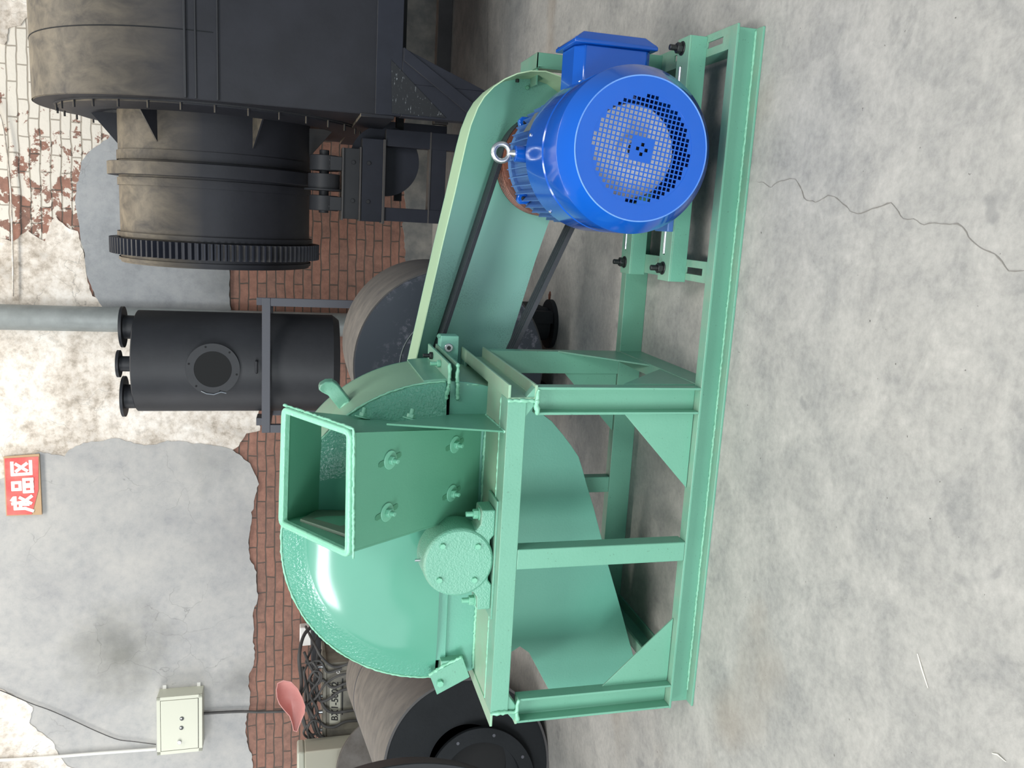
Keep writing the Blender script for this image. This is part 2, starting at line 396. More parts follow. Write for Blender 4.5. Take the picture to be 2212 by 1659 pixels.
def slab_holes(x0, x1, y0, y1, z0, z1, holes):
    """flat bar in the XY plane with rectangular holes [(hx0,hx1,hy0,hy1)]"""
    xs = sorted({x0, x1, *[h[0] for h in holes], *[h[1] for h in holes]})
    ys = sorted({y0, y1, *[h[2] for h in holes], *[h[3] for h in holes]})
    m = MB(); vid = {}
    solid = {}
    for i in range(len(xs)-1):
        for j in range(len(ys)-1):
            cx_, cy_ = (xs[i]+xs[i+1])/2, (ys[j]+ys[j+1])/2
            solid[i, j] = not any(h[0] < cx_ < h[1] and h[2] < cy_ < h[3] for h in holes)
    vs = [(x, y, z) for z in (z0, z1) for y in ys for x in xs]
    nx, ny = len(xs), len(ys)
    I = lambda i, j, k_: k_*nx*ny+j*nx+i
    fs = []
    for (i, j), sld in solid.items():
        if not sld: continue
        fs += [(I(i, j, 1), I(i+1, j, 1), I(i+1, j+1, 1), I(i, j+1, 1)), (I(i, j, 0), I(i, j+1, 0), I(i+1, j+1, 0), I(i+1, j, 0))]
        if not solid.get((i-1, j)): fs.append((I(i, j, 0), I(i, j, 1), I(i, j+1, 1), I(i, j+1, 0)))
        if not solid.get((i+1, j)): fs.append((I(i+1, j, 0), I(i+1, j+1, 0), I(i+1, j+1, 1), I(i+1, j, 1)))
        if not solid.get((i, j-1)): fs.append((I(i, j, 0), I(i+1, j, 0), I(i+1, j, 1), I(i, j, 1)))
        if not solid.get((i, j+1)): fs.append((I(i, j+1, 0), I(i, j+1, 1), I(i+1, j+1, 1), I(i+1, j+1, 0)))
    return m.add(vs, fs)

def bolt(pos, ax, parent, mat='bolt_green', r=0.013, washer=0.0, shank=0.0, name='bolt', head=0.012):
    ax = Vector(ax).normalized(); p = Vector(pos); m = MB()
    if washer: m.cyl(p, p+ax*0.004, washer, 24); p = p+ax*0.004
    m.hexa(p, ax, r, head, random.random())
    if shank: m.cyl(p+ax*head*0.5, p+ax*(head+shank), r*0.52, 12)
    return m.build(name, mat, parent, bevel=0.0012, seg=1)

def weld(path, r, parent, mat='green_rim', name='weld_bead'):
    P = [Vector(p) for p in path]; out = []; rr = []
    for a, b in zip(P, P[1:]):
        n = max(2, int((b-a).length/0.006))
        for i in range(n):
            q = a.lerp(b, i/n); out.append(q+Vector([random.uniform(-1, 1)*r*0.25 for _ in range(3)])); rr.append(r*random.uniform(0.7, 1.25))
    out.append(P[-1]); rr.append(r*0.6)
    return MB().tube(out, rr, 7).build(name, mat, parent, smooth=80)

# ================================================================== SETTING
# wall runs 5.7 degrees off the machine's axis
TH = math.radians(-5.7)
WN = Vector((math.sin(TH), math.cos(TH), 0)); WE = Vector((math.cos(TH), -math.sin(TH), 0)); WZ = Vector((0, 0, 1))
WT = 8.0
def W(s, t, z): return WE*s+WN*t+WZ*z
fl = MB()
fl.box((-9, -6, -0.1), (9, 12, 0))
floor_o = struct(fl.build('floor', 'floor'))
def wall_obj(m, name, mat, parent=None):
    """meshes drawn in wall space: x along the wall, y into it, z up"""
    o = m.build(name, mat, parent, smooth=30)
    if not parent:
        o.matrix_world = Matrix(((WE.x, WN.x, 0, WN.x*WT), (WE.y, WN.y, 0, WN.y*WT), (0, 0, 1, 0), (0, 0, 0, 1)))
    return o
wb = wall_obj(MB().box((-7.5, 0, 0), (7.0, 0.3, 5.2)), 'wall_back', 'brick'); struct(wb)
def px(x, y, t=WT):
    """pixel of the photograph -> (s, z) on the wall; used to trace the broken edges of the plaster"""
    a, b = (829.5-y)/FPX, (1106-x)/FPX
    d = FWD+RT*a+UP*b; k_ = t/d.dot(WN); p = d*k_
    return (p.dot(WE), CAMH+p.z)
def jag(pts, amp=0.02, step=0.035, seed=0, closed=True):
    out = []; n = len(pts)
    for i in range(n):
        a = Vector((*pts[i], 0)); b = Vector((*pts[(i+1) % n], 0)); L = (b-a).length
        straight = len(pts[i]) > 2
        kmax = max(1, int(L/step)); nn = Vector((-(b-a).y, (b-a).x, 0)).normalized()
        for j in range(kmax):
            p = a.lerp(b, j/kmax)
            q = Vector((p.x*4.5+seed, p.y*4.5, seed*3.1)); q2 = q*5
            off = (mnoise.noise(q)*1.4+mnoise.noise(q2)*0.8)*amp
            out.append((p.x+nn.x*off, p.y+nn.y*off))
    return out
def patch(pix, mat, name, th, seed, amp=0.022):
    pts = [px(*p) for p in pix]
    j = jag(pts, amp, 0.03, seed)
    m = MB().prism(j, (0, -th, 0), (1, 0, 0), (0, 0, 1), (0, th+0.01, 0))
    o = wall_obj(m, name, mat, None)
    o.parent = wb; o.matrix_parent_inverse = wb.matrix_world.inverted(); struct(o); return o
patch([(-150, 1035), (30, 1030), (78, 975), (140, 985), (180, 955), (250, 950), (330, 958), (410, 952), (470, 963), (505, 972), (528, 990), (545, 1015), (556, 1045), (550, 1090), (541, 1130), (536, 1200),
       (552, 1235), (558, 1290), (548, 1330), (546, 1400), (545, 1440), (536, 1480), (534, 1540), (532, 1580), (540, 1620), (546, 1659), (545, 1900), (-150, 1900)], 'plaster_gray', 'plaster_layer', 0.016, 1)
patch([(-150, 520), (5, 515), (30, 528), (60, 500), (95, 520), (120, 470), (150, 495), (168, 500), (178, 540), (188, 600), (200, 640), (260, 662), (400, 700), (560, 700), (562, 800), (560, 890), (562, 930), (530, 935), (515, 962),
       (495, 975), (470, 968), (410, 957), (330, 963), (250, 955), (180, 962), (140, 992), (78, 982), (30, 1040), (-150, 1050)], 'plaster_cream', 'whitewashed_plaster', 0.011, 5, 0.018)
patch([(240, 298), (196, 328), (178, 350), (167, 398), (165, 434), (174, 520), (182, 545), (190, 600), (206, 640), (226, 668), (300, 705), (420, 705), (500, 705), (498, 660), (495, 600), (497, 560), (500, 480), (498, 200), (240, 200)],
      'plaster_blue', 'cement_patch', 0.02, 9, 0.012)
patch([(-150, -150), (120, -150), (72, -20), (66, 40), (45, 55), (18, 62), (10, 95), (-150, 90)], 'plaster_cream', 'whitewashed_plaster', 0.011, 15)
patch([(-150, 1482), (0, 1484), (25, 1500), (70, 1525), (64, 1560), (92, 1590), (118, 1606), (132, 1628), (150, 1648), (168, 1659), (170, 1900), (-150, 1900)], 'plaster_cream', 'whitewashed_plaster', 0.022, 21)
patch([(876, 700), (880, 600), (872, 520), (876, 440), (874, 300), (878, -100), (960, -100), (960, 700)], 'wall_dark', 'mortar_skirting', 0.03, 33)

# floor crack and joint (flush ribbons in the slab)
def onfloor(x, y):
    a, b = (829.5-y)/FPX, (1106-x)/FPX
    d = FWD+RT*a+UP*b; k_ = -CAMH/d.z; return Vector((d.x*k_, d.y*k_, 0))
def crack(pix, wdt, name, mat='crack', amp=0.006):
    P = [onfloor(*p) for p in pix]; pts = []
    for a, b in zip(P, P[1:]):
        n = max(2, int((b-a).length/0.012))
        for i in range(n):
            p = a.lerp(b, i/n); q = p*22
            pts.append(p+Vector((mnoise.noise(q), mnoise.noise(q+Vector((9, 3, 1))), 0))*amp*2)
    vs = []; fs = []
    for i, p in enumerate(pts):
        d = (pts[min(i+1, len(pts)-1)]-pts[max(i-1, 0)]).normalized(); nn = Vector((-d.y, d.x, 0))
        ww = wdt*(0.4+abs(mnoise.noise(p*40))*1.8)*min(1, i/6+0.1, (len(pts)-1-i)/6+0.1)
        vs += [p+nn*ww+Vector((0, 0, 0.0012)), p-nn*ww+Vector((0, 0, 0.0012))]
        if i: fs.append((2*i-2, 2*i-1, 2*i+1, 2*i))
    o = MB().add(vs, fs).build(name, mat, floor_o); struct(o); return o
crack([(1632, 388), (1665, 402), (1690, 390), (1722, 386), (1740, 424), (1762, 440), (1790, 424), (1815, 436), (1838, 456), (1880, 452), (1925, 440), (1960, 474), (2000, 486), (2040, 478), (2090, 498), (2125, 540), (2150, 548), (2185, 578), (2212, 590), (2260, 610)], 0.0011, 'floor_crack')
crack([(1054, -60), (1054, 60), (1053, 150), (1052, 200)], 0.004, 'floor_joint', 'joint', 0.001)

# ================================================================== CRUSHER
cr = thing('wood_crusher', (-0.48, 2.6, 0), 'mint green steel disc crusher with blue motor, belt guard and feed hopper', 'machine')
YF, YB = 2.27, 2.979
# base frame
bf = channel((-1.54, 2.313, 0), (2.125, 0, 0), (0, 0, 1), (0, -1, 0)).build('base_channel', 'green', cr, 0.0015)
channel((-1.54, 2.936, 0), (2.125, 0, 0), (0, 0, 1), (0, 1, 0)).build('base_channel', 'green', cr, 0.0015)
channel((-0.457, 2.313, 0), (0, 0.623, 0), (0, 0, 1), (-1, 0, 0)).build('base_crossmember', 'green', cr, 0.0015)
channel((-1.497, 2.313, 0), (0, 0.623, 0), (0, 0, 1), (1, 0, 0)).build('base_crossmember', 'green', cr, 0.0015)
weld([(-1.5, 2.306, 0.0085), (0.58, 2.306, 0.0085)], 0.0042, bf)
# legs
for x0, sgn in ((-1.538, 1), (-0.546, 1)):
    lg = channel((x0, 2.313, 0.088), (0, 0, 0.519), (1, 0, 0), (0, -1, 0), h=0.083).build('leg', 'green', cr, 0.0015)
    channel((x0, 2.936, 0.088), (0, 0, 0.519), (1, 0, 0), (0, 1, 0), h=0.083).build('leg', 'green', cr, 0.0015)
MB().box((-1.024, 2.27, 0.088), (-0.96, 2.325, 0.638)).build('middle_post', 'green', cr, 0.003)
MB().box((-1.018, 2.936, 0.088), (-0.955, 2.979, 0.638)).build('middle_post', 'green', cr, 0.003)
# table
for (x0, od) in ((-0.5, 1), (-1.497, -1)):
    channel((x0, 2.27, 0.606), (0, 0.709, 0), (0, 0, 1), (od, 0, 0)).build('table_channel', 'green_sheen', cr, 0.0015)
    MB().box((min(x0, x0-od*0.006), 2.268, 0.640) if od < 0 else (x0-0.006, 2.268, 0.64), (max(x0, x0-od*0.006)+0.002, 2.30, 0.69)).build('end_patch', 'green', cr, 0.001)
fr = angle((-1.497, 2.27, 0.694), (0.997, 0, 0), (0, 1, 0), (0, 0, -1), 0.08, 0.056, 0.008).build('table_rail', 'green', cr, 0.002)
angle((-1.497, 2.979, 0.694), (0.997, 0, 0), (0, -1, 0), (0, 0, -1), 0.08, 0.056, 0.008).build('table_rail', 'green', cr, 0.002)
MB().box((-1.497, 2.35, 0.682), (-0.50, 2.54, 0.691)).build('table_plate', 'green_sheen', cr, 0.001)
weld([(-1.49, 2.351, 0.693), (-0.51, 2.351, 0.693)], 0.0035, fr)
weld([(-1.49, 2.536, 0.693), (-0.66, 2.536, 0.693)], 0.005, fr)
weld([(-0.503, 2.268, 0.694), (-0.503, 2.268, 0.61), (-0.47, 2.268, 0.603)], 0.006, fr)
weld([(-0.5, 2.268, 0.61), (-0.545, 2.268, 0.605)], 0.008, fr)
weld([(-1.495, 2.268, 0.694), (-1.495, 2.268, 0.61), (-1.53, 2.268, 0.604)], 0.006, fr)
weld([(-1.495, 2.268, 0.612), (-1.455, 2.268, 0.605)], 0.007, fr)
for pp_ in ([(-0.56, 0.642), (-0.498, 0.642), (-0.462, 0.612), (-0.50, 0.598)], [(-1.435, 0.642), (-1.499, 0.642), (-1.535, 0.612), (-1.497, 0.598)]):
    MB().xz(pp_, 2.274, 2.31).build('corner_fill', 'green', cr, 0.003)
# gussets
for nm, pts, y0, y1 in (('gusset', [(-0.552, 0.318), (-0.552, 0.09), (-0.79, 0.09)], 2.298, 2.304),
                        ('gusset', [(-1.455, 0.318), (-1.455, 0.09), (-1.235, 0.09)], 2.298, 2.304),
                        ('gusset', [(-0.546, 0.30), (-0.546, 0.09), (-0.77, 0.09)], 2.944, 2.95),
                        ('gusset', [(-1.455, 0.318), (-1.455, 0.09), (-1.235, 0.09)], 2.944, 2.95)):
    MB().xz(pts, y0, y1).build(nm, 'green', cr, 0.001)
MB().prism([(2.313, 0.325), (2.313, 0.088), (2.574, 0.088)], (-0.466, 0, 0), (0, 1, 0), (0, 0, 1), (0.006, 0, 0)).build('gusset', 'green', cr, 0.001)
MB().prism([(2.936, 0.335), (2.936, 0.088), (2.66, 0.088)], (-0.466, 0, 0), (0, 1, 0), (0, 0, 1), (0.006, 0, 0)).build('gusset', 'green', cr, 0.001)

# --- disc housing
HC = (-1.008, 0.817); HR = 0.508
def arcp(a0, a1, n, r=HR): return [(HC[0]+r*math.cos(a0+(a1-a0)*i/n), HC[1]+r*math.sin(a0+(a1-a0)*i/n)) for i in range(n+1)]
upper = thing_part = None
sm = 0.010
a_s = math.asin((0.824-HC[1])/HR)
uc = MB(); uc.xz(arcp(a_s, pi-a_s, 72), 2.544, 2.548)
vs = []; fs = []; NR, NA = 28, 96     # front sheet dished so that it reflects a crescent highlight
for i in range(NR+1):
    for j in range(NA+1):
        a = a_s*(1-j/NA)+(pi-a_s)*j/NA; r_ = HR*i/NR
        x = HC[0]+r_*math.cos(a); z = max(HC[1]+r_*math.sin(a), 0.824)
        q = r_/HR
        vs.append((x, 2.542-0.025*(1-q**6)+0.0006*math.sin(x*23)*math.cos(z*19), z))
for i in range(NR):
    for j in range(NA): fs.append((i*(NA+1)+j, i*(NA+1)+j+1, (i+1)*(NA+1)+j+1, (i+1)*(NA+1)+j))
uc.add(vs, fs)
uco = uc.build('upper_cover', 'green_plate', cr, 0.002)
MB().xz(arcp(a_s, pi-a_s, 72), 2.925, 2.933).build('back_plate', 'green_sheet', uco)
MB().arch(HC, HR-0.006, HR, a_s, pi-a_s, 2.546, 2.928, 72).build('rim_band', 'green_sheen', uco)
weld([(x, 2.541, z) for x, z in arcp(0.02, pi-0.02, 90, HR-0.002)], 0.0035, uco)
MB().arch(HC, HR, HR+0.007, 0.01, 0.155, 2.542, 2.93, 6).build('rim_overlay', 'green', uco, 0.001)
# lower housing and discharge chute (front plate, back plate, band)
a_l = math.asin((0.812-HC[1])/HR)
chute = arcp(a_l, -0.66, 16) + [(-0.632, 0.470), (-0.679, 0.427), (-0.715, 0.397), (-0.754, 0.368), (-0.80, 0.350), (-0.854, 0.331), (-0.932, 0.301), (-1.048, 0.262), (-1.148, 0.229), (-1.282, 0.18), (-1.489, 0.108),
        (-1.64, 0.055), (-1.69, 0.34), (-1.596, 0.418), (-1.454, 0.496)] + arcp(pi+0.60, pi-a_l, 14)
lo = MB().xz(chute, 2.54, 2.547).build('lower_housing', 'green_sheet', cr, 0.001)
MB().xz(chute, 2.925, 2.932).build('back_plate', 'green_sheet', lo)
def band(pts, y0, y1, th=0.006):
    vs = []; fs = []
    for i, p in enumerate(pts):
        a = Vector((pts[max(i-1, 0)][0], pts[max(i-1, 0)][1])); b = Vector((pts[min(i+1, len(pts)-1)][0], pts[min(i+1, len(pts)-1)][1]))
        d = (b-a).normalized(); nn = Vector((-d.y, d.x))*th
        for q in ((p[0], p[1]), (p[0]-nn.x, p[1]-nn.y)):
            vs += [(q[0], y0, q[1]), (q[0], y1, q[1])]
        if i:
            a_ = 4*(i-1); b_ = 4*i
            fs += [(a_, a_+1, b_+1, b_), (a_+2, b_+2, b_+3, a_+3), (a_, b_, b_+2, a_+2), (a_+1, a_+3, b_+3, b_+1)]
    return MB().add(vs, fs)
band(chute[:28], 2.545, 2.926).build('rim_band', 'green_sheen', lo)
band(chute[29:], 2.545, 2.926).build('rim_band', 'green_sheen', lo)
weld([(-0.51, 2.545, 0.81), (-0.512, 2.541, 0.72)], 0.003, lo)

for y_, z0, z1, nm, mt in ((2.52, 0.816, 0.824, 'split_flange', 'green_rust'), (2.525, 0.790, 0.797, 'split_flange', 'green_rust')):
    f_ = MB().box((-0.502, y_, z0), (-0.441, 2.93, z1)).build(nm, mt, cr, 0.0015)
    weld([(-0.503, y_, (z0+z1)/2), (-0.44, y_, (z0+z1)/2)], 0.006, f_)
    weld([(-0.503, y_-0.002, (z0+z1)/2), (-0.56, 2.536, (z0+z1)/2+(0.006 if z0 > .8 else -0.006))], 0.006, f_)
    if z0 > 0.8:
        bolt((-0.466, 2.66, z1), (0, 0, 1), f_, 'bolt_green', 0.013, 0, 0.022)
        bolt((-0.466, 2.82, z1), (0, 0, 1), f_, 'bolt_dark', 0.013, 0, 0.022)
# black sheet standing in for the shade inside, seen through split and feed opening
MB().xz(arcp(-0.15, pi+0.15, 64, HR-0.02), 2.60, 2.61).build('inside_shade', 'black', cr)
MB().box((-1.45, 2.531, 0.79), (-1.19, 2.541, 0.858)).build('seam_cover_bar', 'green_sheet', cr, 0.002)
weld([(-1.21, 2.532, 0.86), (-1.235, 2.532, 0.86)], 0.004, lo)
weld([(-1.41, 2.532, 0.86), (-1.447, 2.532, 0.859)], 0.004, lo)
tb = MB().xz([(-1.484, 0.847), (-1.428, 0.739), (-1.502, 0.711), (-1.556, 0.82)], 2.498, 2.506).build('hinge_tab', 'green', cr, 0.0015)
weld([(-1.484, 2.504, 0.847), (-1.456, 2.504, 0.80), (-1.428, 2.504, 0.739)], 0.006, tb)
bolt((-1.512, 2.498, 0.812), (0, -1, 0), tb, 'bolt_green', 0.012)
MB().box((-1.50, 2.506, 0.73), (-1.44, 2.56, 0.81)).build('hinge_block', 'green', tb, 0.002)
# lifting lug
LA = math.radians(38); ld = Vector((math.cos(LA), 0, math.sin(LA))); lt = Vector((-math.sin(LA), 0, math.cos(LA)))
lc = Vector((HC[0], 2.675, HC[1]))+ld*(HR-0.004)
lug = [(0, -0.016), (0.07, -0.016), (0.088, -0.012), (0.100, 0.0), (0.102, 0.014), (0.094, 0.022), (0.08, 0.02), (0.06, 0.014), (0, 0.014)]
MB().prism([(a_, b_*1.5) for a_, b_ in lug], lc, ld, lt, (0, 0.055, 0)).build('lifting_lug', 'green', uco, 0.004)
weld([lc+lt*-0.018+ld*0.003, lc+lt*0.016+ld*0.003], 0.006, uco)

# --- feed hopper
A = Vector((-0.535, 2.35, 1.315)); B = Vector((-0.54, 2.10, 1.142)); Cc = Vector((-0.89, 2.10, 1.140)); D = Vector((-0.885, 2.35, 1.322))
Hlow_r = Vector((-0.655, 2.538, 0.705)); Hlow_l = Vector((-0.938, 2.538, 0.705))
Htop_r = Vector((-0.60, 2.538, 1.21)); Htop_l = Vector((-0.925, 2.538, 1.21))
hp = MB()
def quadplate(m, a, b, c, d, th):
    n = (b-a).cross(d-a).normalized()*th
    return m.add([a, b, c, d, a+n, b+n, c+n, d+n], [(0, 1, 2, 3), (7, 6, 5, 4), (0, 4, 5, 1), (1, 5, 6, 2), (2, 6, 7, 3), (3, 7, 4, 0)])
ins = 0.012
Ai, Bi, Ci, Di = A+Vector((-ins, 0, -.01)), B+Vector((-ins, .01, 0)), Cc+Vector((ins, .01, 0)), D+Vector((ins, 0, -.01))
quadplate(hp, Bi, Hlow_r, Hlow_l, Ci, 0.005)
quadplate(hp, Ai, Htop_r, Hlow_r, Bi, 0.005)
quadplate(hp, Ci, Hlow_l, Htop_l, Di, 0.005)
quadplate(hp, Di, Htop_l, Htop_r, Ai, 0.005)
hop = hp.build('feed_hopper', 'green_hopper', cr, 0.001)
# rounded rim bar around the mouth
def rim_loop(c4, rad=0.028, n=5):
    out = []
    for i in range(4):
        p, q, r_ = c4[i-1], c4[i], c4[(i+1) % 4]
        u_ = (p-q).normalized(); v_ = (r_-q).normalized()
        for j in range(n+1):
            t_ = j/n; a_ = q+u_*rad; b_ = q+v_*rad
            out.append((a_*(1-t_)**2+q*2*t_*(1-t_)+b_*t_**2))
    return out
c4 = [A, B, Cc, D]
loop = rim_loop(c4)
cen = (A+B+Cc+D)/4; nr = (B-A).cross(D-A).normalized()
if nr.y > 0: nr = -nr
vs = []; fs = []; nL = len(loop)
for i, p in enumerate(loop):
    d = (loop[(i+1) % nL]-loop[i-1]).normalized(); inn = d.cross(nr).normalized()
    if inn.dot(cen-p) < 0: inn = -inn
    inn *= 0.019
    j1 = mnoise.noise(p*90)*0.0012
    for q in (p-nr*0.010, p+nr*(0.009+j1), p+inn*0.35+nr*(0.0125+j1), p+inn+nr*(0.009-j1), p+inn-nr*0.010): vs.append(q)
for i in range(nL):
    for j in range(5):
        a_ = i*5+j; b_ = i*5+(j+1) % 5; c_ = ((i+1) % nL)*5+(j+1) % 5; d_ = ((i+1) % nL)*5+j
        fs.append((a_, b_, c_, d_))
MB().add(vs, fs).build('mouth_rim', 'green_rim', hop, 0.003)
weld([A+Vector((0.002, 0, 0)), B+Vector((0.002, -0.002, 0)), Cc+Vector((0, -0.002, -0.004))], 0.004, hop)
# wear plate lying inside against the left wall
def lerp3(a, b, t): return a.lerp(b, t)
wl = [Ci.lerp(Di, 0.10).lerp(Hlow_l.lerp(Htop_l, 0.25), 0.12), Ci.lerp(Di, 0.80).lerp(Htop_l, 0.16), Ci.lerp(Di, 0.8).lerp(Htop_l, 0.93), Ci.lerp(Di, 0.1).lerp(Hlow_l, 0.85)]
off = Vector((0.018, 0, 0.002))
quadplate(MB(), *[p+off for p in wl], 0.008)
mwp = MB(); quadplate(mwp, *[p+off for p in wl], 0.010); wp = mwp.build('wear_plate', 'wear', hop, 0.0015)
# front wall: four slotted washers and studs
nf = (Bi-Ci).cross(Hlow_l-Ci).normalized()
if nf.y > 0: nf = -nf
def hit_plane(x, y, p0, nn):
    a, b = (829.5-y)/FPX, (1106-x)/FPX
    d = FWD+RT*a+UP*b; o_ = Vector((0, 0, CAMH)); return o_+d*((p0-o_).dot(nn)/d.dot(nn))
dn = (Hlow_l-Ci).normalized()
for (bx, by) in ((842, 993), (835, 1106), (982, 960), (975, 1065)):
    p = hit_plane(bx, by, Ci, nf)
    sd = (dn+Vector((0.22, 0, 0))).normalized(); sd = (sd-nf*sd.dot(nf)).normalized(); sq = sd.cross(nf)
    pts = [(-.043, -.008), (.043, -.008), (.049, -.004), (.049, .004), (.043, .008), (-.043, .008), (-.049, .004), (-.049, -.004)]
    sl = MB().prism(pts, p+nf*0.0005, sd, sq, nf*0.0012).build('adjusting_slot', 'green_hopper', hop)
    sl.data.materials[0] = M['slot_shade'] if 'slot_shade' in M else M['green_hopper']
    bolt(p, nf, hop, 'bolt_green', 0.013, 0.027, 0.014, 'slot_bolt')
nr2 = (Htop_r-Ai).cross(Bi-Ai).normalized()
if nr2.x < 0: nr2 = -nr2
p1_ = hit_plane(780, 912, Ai+nr2*0.005, nr2)
for p in (p1_+nr2*0.014, Vector((-0.588, 2.40, 0.955))):
    bolt(p, nr2, hop, 'bolt_green', 0.013, 0.024, 0.016, 'slot_bolt')
# stiffener under hopper corner
g_ = [Vector((-0.562, 2.225, 1.045)), Vector((-0.602, 2.285, 0.694)), Vector((-0.612, 2.538, 0.694)), Vector((-0.612, 2.538, 0.80))]
mg = MB(); quadplate(mg, *g_, 0.006); mg.build('hopper_stay', 'green_hopper', cr, 0.0012)
weld([(-0.598, 2.285, 0.696), (-0.606, 2.53, 0.696)], 0.004, hop)

# --- front bearing housing
br_c = Vector((-1.011, 0, 0.807))
body = MB()
body.lathe([(0, 0.0), (0, 0.100), (0.006, 0.108), (0.10, 0.112), (0.115, 0.105), (0.115, 0)], (br_c.x, 2.312, br_c.z), (0, 1, 0), 64)
foot = [(-1.170, 0.700), (-1.170, 0.742), (-1.128, 0.744), (-1.112, 0.755), (-1.103, 0.775), (-1.08, 0.81), (-0.94, 0.81), (-0.918, 0.775), (-0.912, 0.755), (-0.895, 0.744), (-0.850, 0.742), (-0.850, 0.700), (-0.93, 0.700), (-0.945, 0.712), (-1.075, 0.712), (-1.09, 0.700)]
body.xz(foot, 2.318, 2.40)
bo = body.build('bearing_housing', 'green_cast', cr, 0.004)
MB().lathe([(0, 0), (0, 0.1035), (0.012, 0.108), (0.016, 0.106), (0.016, 0)], (br_c.x, 2.314, br_c.z), (0, 1, 0), 64).build('bearing_cover', 'green_cast', bo, 0.001)
for a in (38, 128, 218, 308):
    a = math.radians(a+4); bolt((br_c.x+0.076*math.cos(a), 2.315, br_c.z+0.076*math.sin(a)), (0, -1, 0), bo, 'bolt_green', 0.0095, 0, 0, 'cover_bolt', 0.010)
for x_ in (-0.872, -1.152):
    bolt((x_, 2.352, 0.742), (0, 0, 1), bo, 'bolt_green', 0.0155, 0.02, 0.022, 'mounting_bolt', 0.016)
MB().cyl((br_c.x-0.005, 2.36, 0.915), (br_c.x-0.005, 2.36, 0.932), 0.004, 10).build('grease_nipple', 'zinc', bo)
MB().cyl((br_c.x, 2.42, br_c.z), (br_c.x, 3.16, br_c.z), 0.03, 24).build('main_shaft', 'steel_dark', cr)
MB().box((-1.20, 2.31, 0.694), (-0.82, 2.42, 0.700)).build('bearing_pad', 'green', cr, 0.001)
MB().xz([(-1.15, 0.694), (-1.15, 0.74), (-1.1, 0.87), (-.92, .87), (-0.87, 0.74), (-0.87, 0.694)], 2.95, 3.02).build('rear_bearing_housing', 'green_cast', cr, 0.004)

# --- motor rails
def zbar(x0, x1, holes):
    o = slab_holes(x0, x1, 2.319, 2.936, 0.076, 0.082, holes).build('slotted_crossbar', 'green_rust', cr, 0.0008)
    MB().box((x0, 2.319, 0.02), (x0+0.006, 2.936, 0.076)).build('flange', 'green', o)
    return o
zbar(0.524, 0.588, [(0.547, 0.566, 2.362, 2.46), (0.547, 0.566, 2.56, 2.69)])
zbar(-0.150, -0.085, [(-0.129, -0.108, 2.350, 2.46), (-0.129, -0.108, 2.56, 2.69)])
for (y0, y1, nm) in ((2.460, 2.542, 'a'), (2.785, 2.868, 'b')):
    ym = y0+0.052
    r_o = slab_holes(-0.157, 0.583, y0, y1, 0.134, 0.140, [(-0.075, 0.06, ym-0.008, ym+0.008), (0.38, 0.50, ym-0.008, ym+0.008)]).build('slide_rail', 'green_rust', cr, 0.001)
    MB().box((-0.157, y0, 0.082), (0.583, y0+0.006, 0.134)).build('rail_face', 'green', r_o, 0.0008)
    MB().cyl((-0.072, ym, 0.138), (0.02, ym, 0.138), 0.006, 12).build('threaded_stud', 'zinc', r_o)
    MB().cyl((0.42, ym, 0.138), (0.498, ym, 0.138), 0.006, 12).build('threaded_stud', 'zinc', r_o)
    for x_ in (-0.118, 0.552):
        bolt((x_, ym-0.004, 0.14), (0, 0, 1), r_o, 'bolt_dark', 0.017, 0.021, 0.022, 'rail_bolt', 0.017)
        MB().cyl((x_, ym-0.004, 0.07), (x_, ym-0.004, 0.139), 0.008, 12).build('bolt_shank', 'bolt_dark', r_o)

# --- electric motor
AX, AZ = 0.214, 0.375
mo = MB().lathe([(0, 0), (0, 0.178), (0.34, 0.178), (0.34, 0)], (AX, 2.565, AZ), (0, 1, 0), 72)
for i in range(44):
    a = 2*pi*i/44+0.04; ca, sa = math.cos(a), math.sin(a)
    if -0.45 < math.sin(a) < 0.35 and ca > 0: continue
    if sa < -0.8: continue
    u = Vector((ca, 0, sa)); v = Vector((-sa, 0, ca)); 
    mo.prism([(0.170, -0.0024), (0.206, -0.0014), (0.206, 0.0014), (0.170, 0.0024)], (AX, 2.57, AZ), u, v, (0, 0.325, 0))
mt = mo.build('electric_motor', 'blue_dull', cr, 0); lab(mt, 'blue finned electric motor bolted on the slide rails')
# cowl
def cowl_prof():
    return [(0.003, 0.188), (0, 0.193), (0.0, 0.1935), (0.052, 0.2275), (0.056, 0.2285), (0.172, 0.2285), (0.178, 0.2205), (0.186, 0.2205), (0.192, 0.2285), (0.365, 0.2285), (0.365, 0.2245), (0.06, 0.2245), (0.006, 0.190), (0.003, 0.188)]
cw = MB().lathe(cowl_prof(), (AX, 2.20, AZ), (0, 1, 0), 128).build('fan_cowl', 'blue', mt, 0, smooth=22)
MB().ring((AX, 2.1995, AZ), (0, 1, 0), 0.1905, 0.1945, 0.004, 128).build('cowl_edge', 'blue_worn', cw, 0.001)
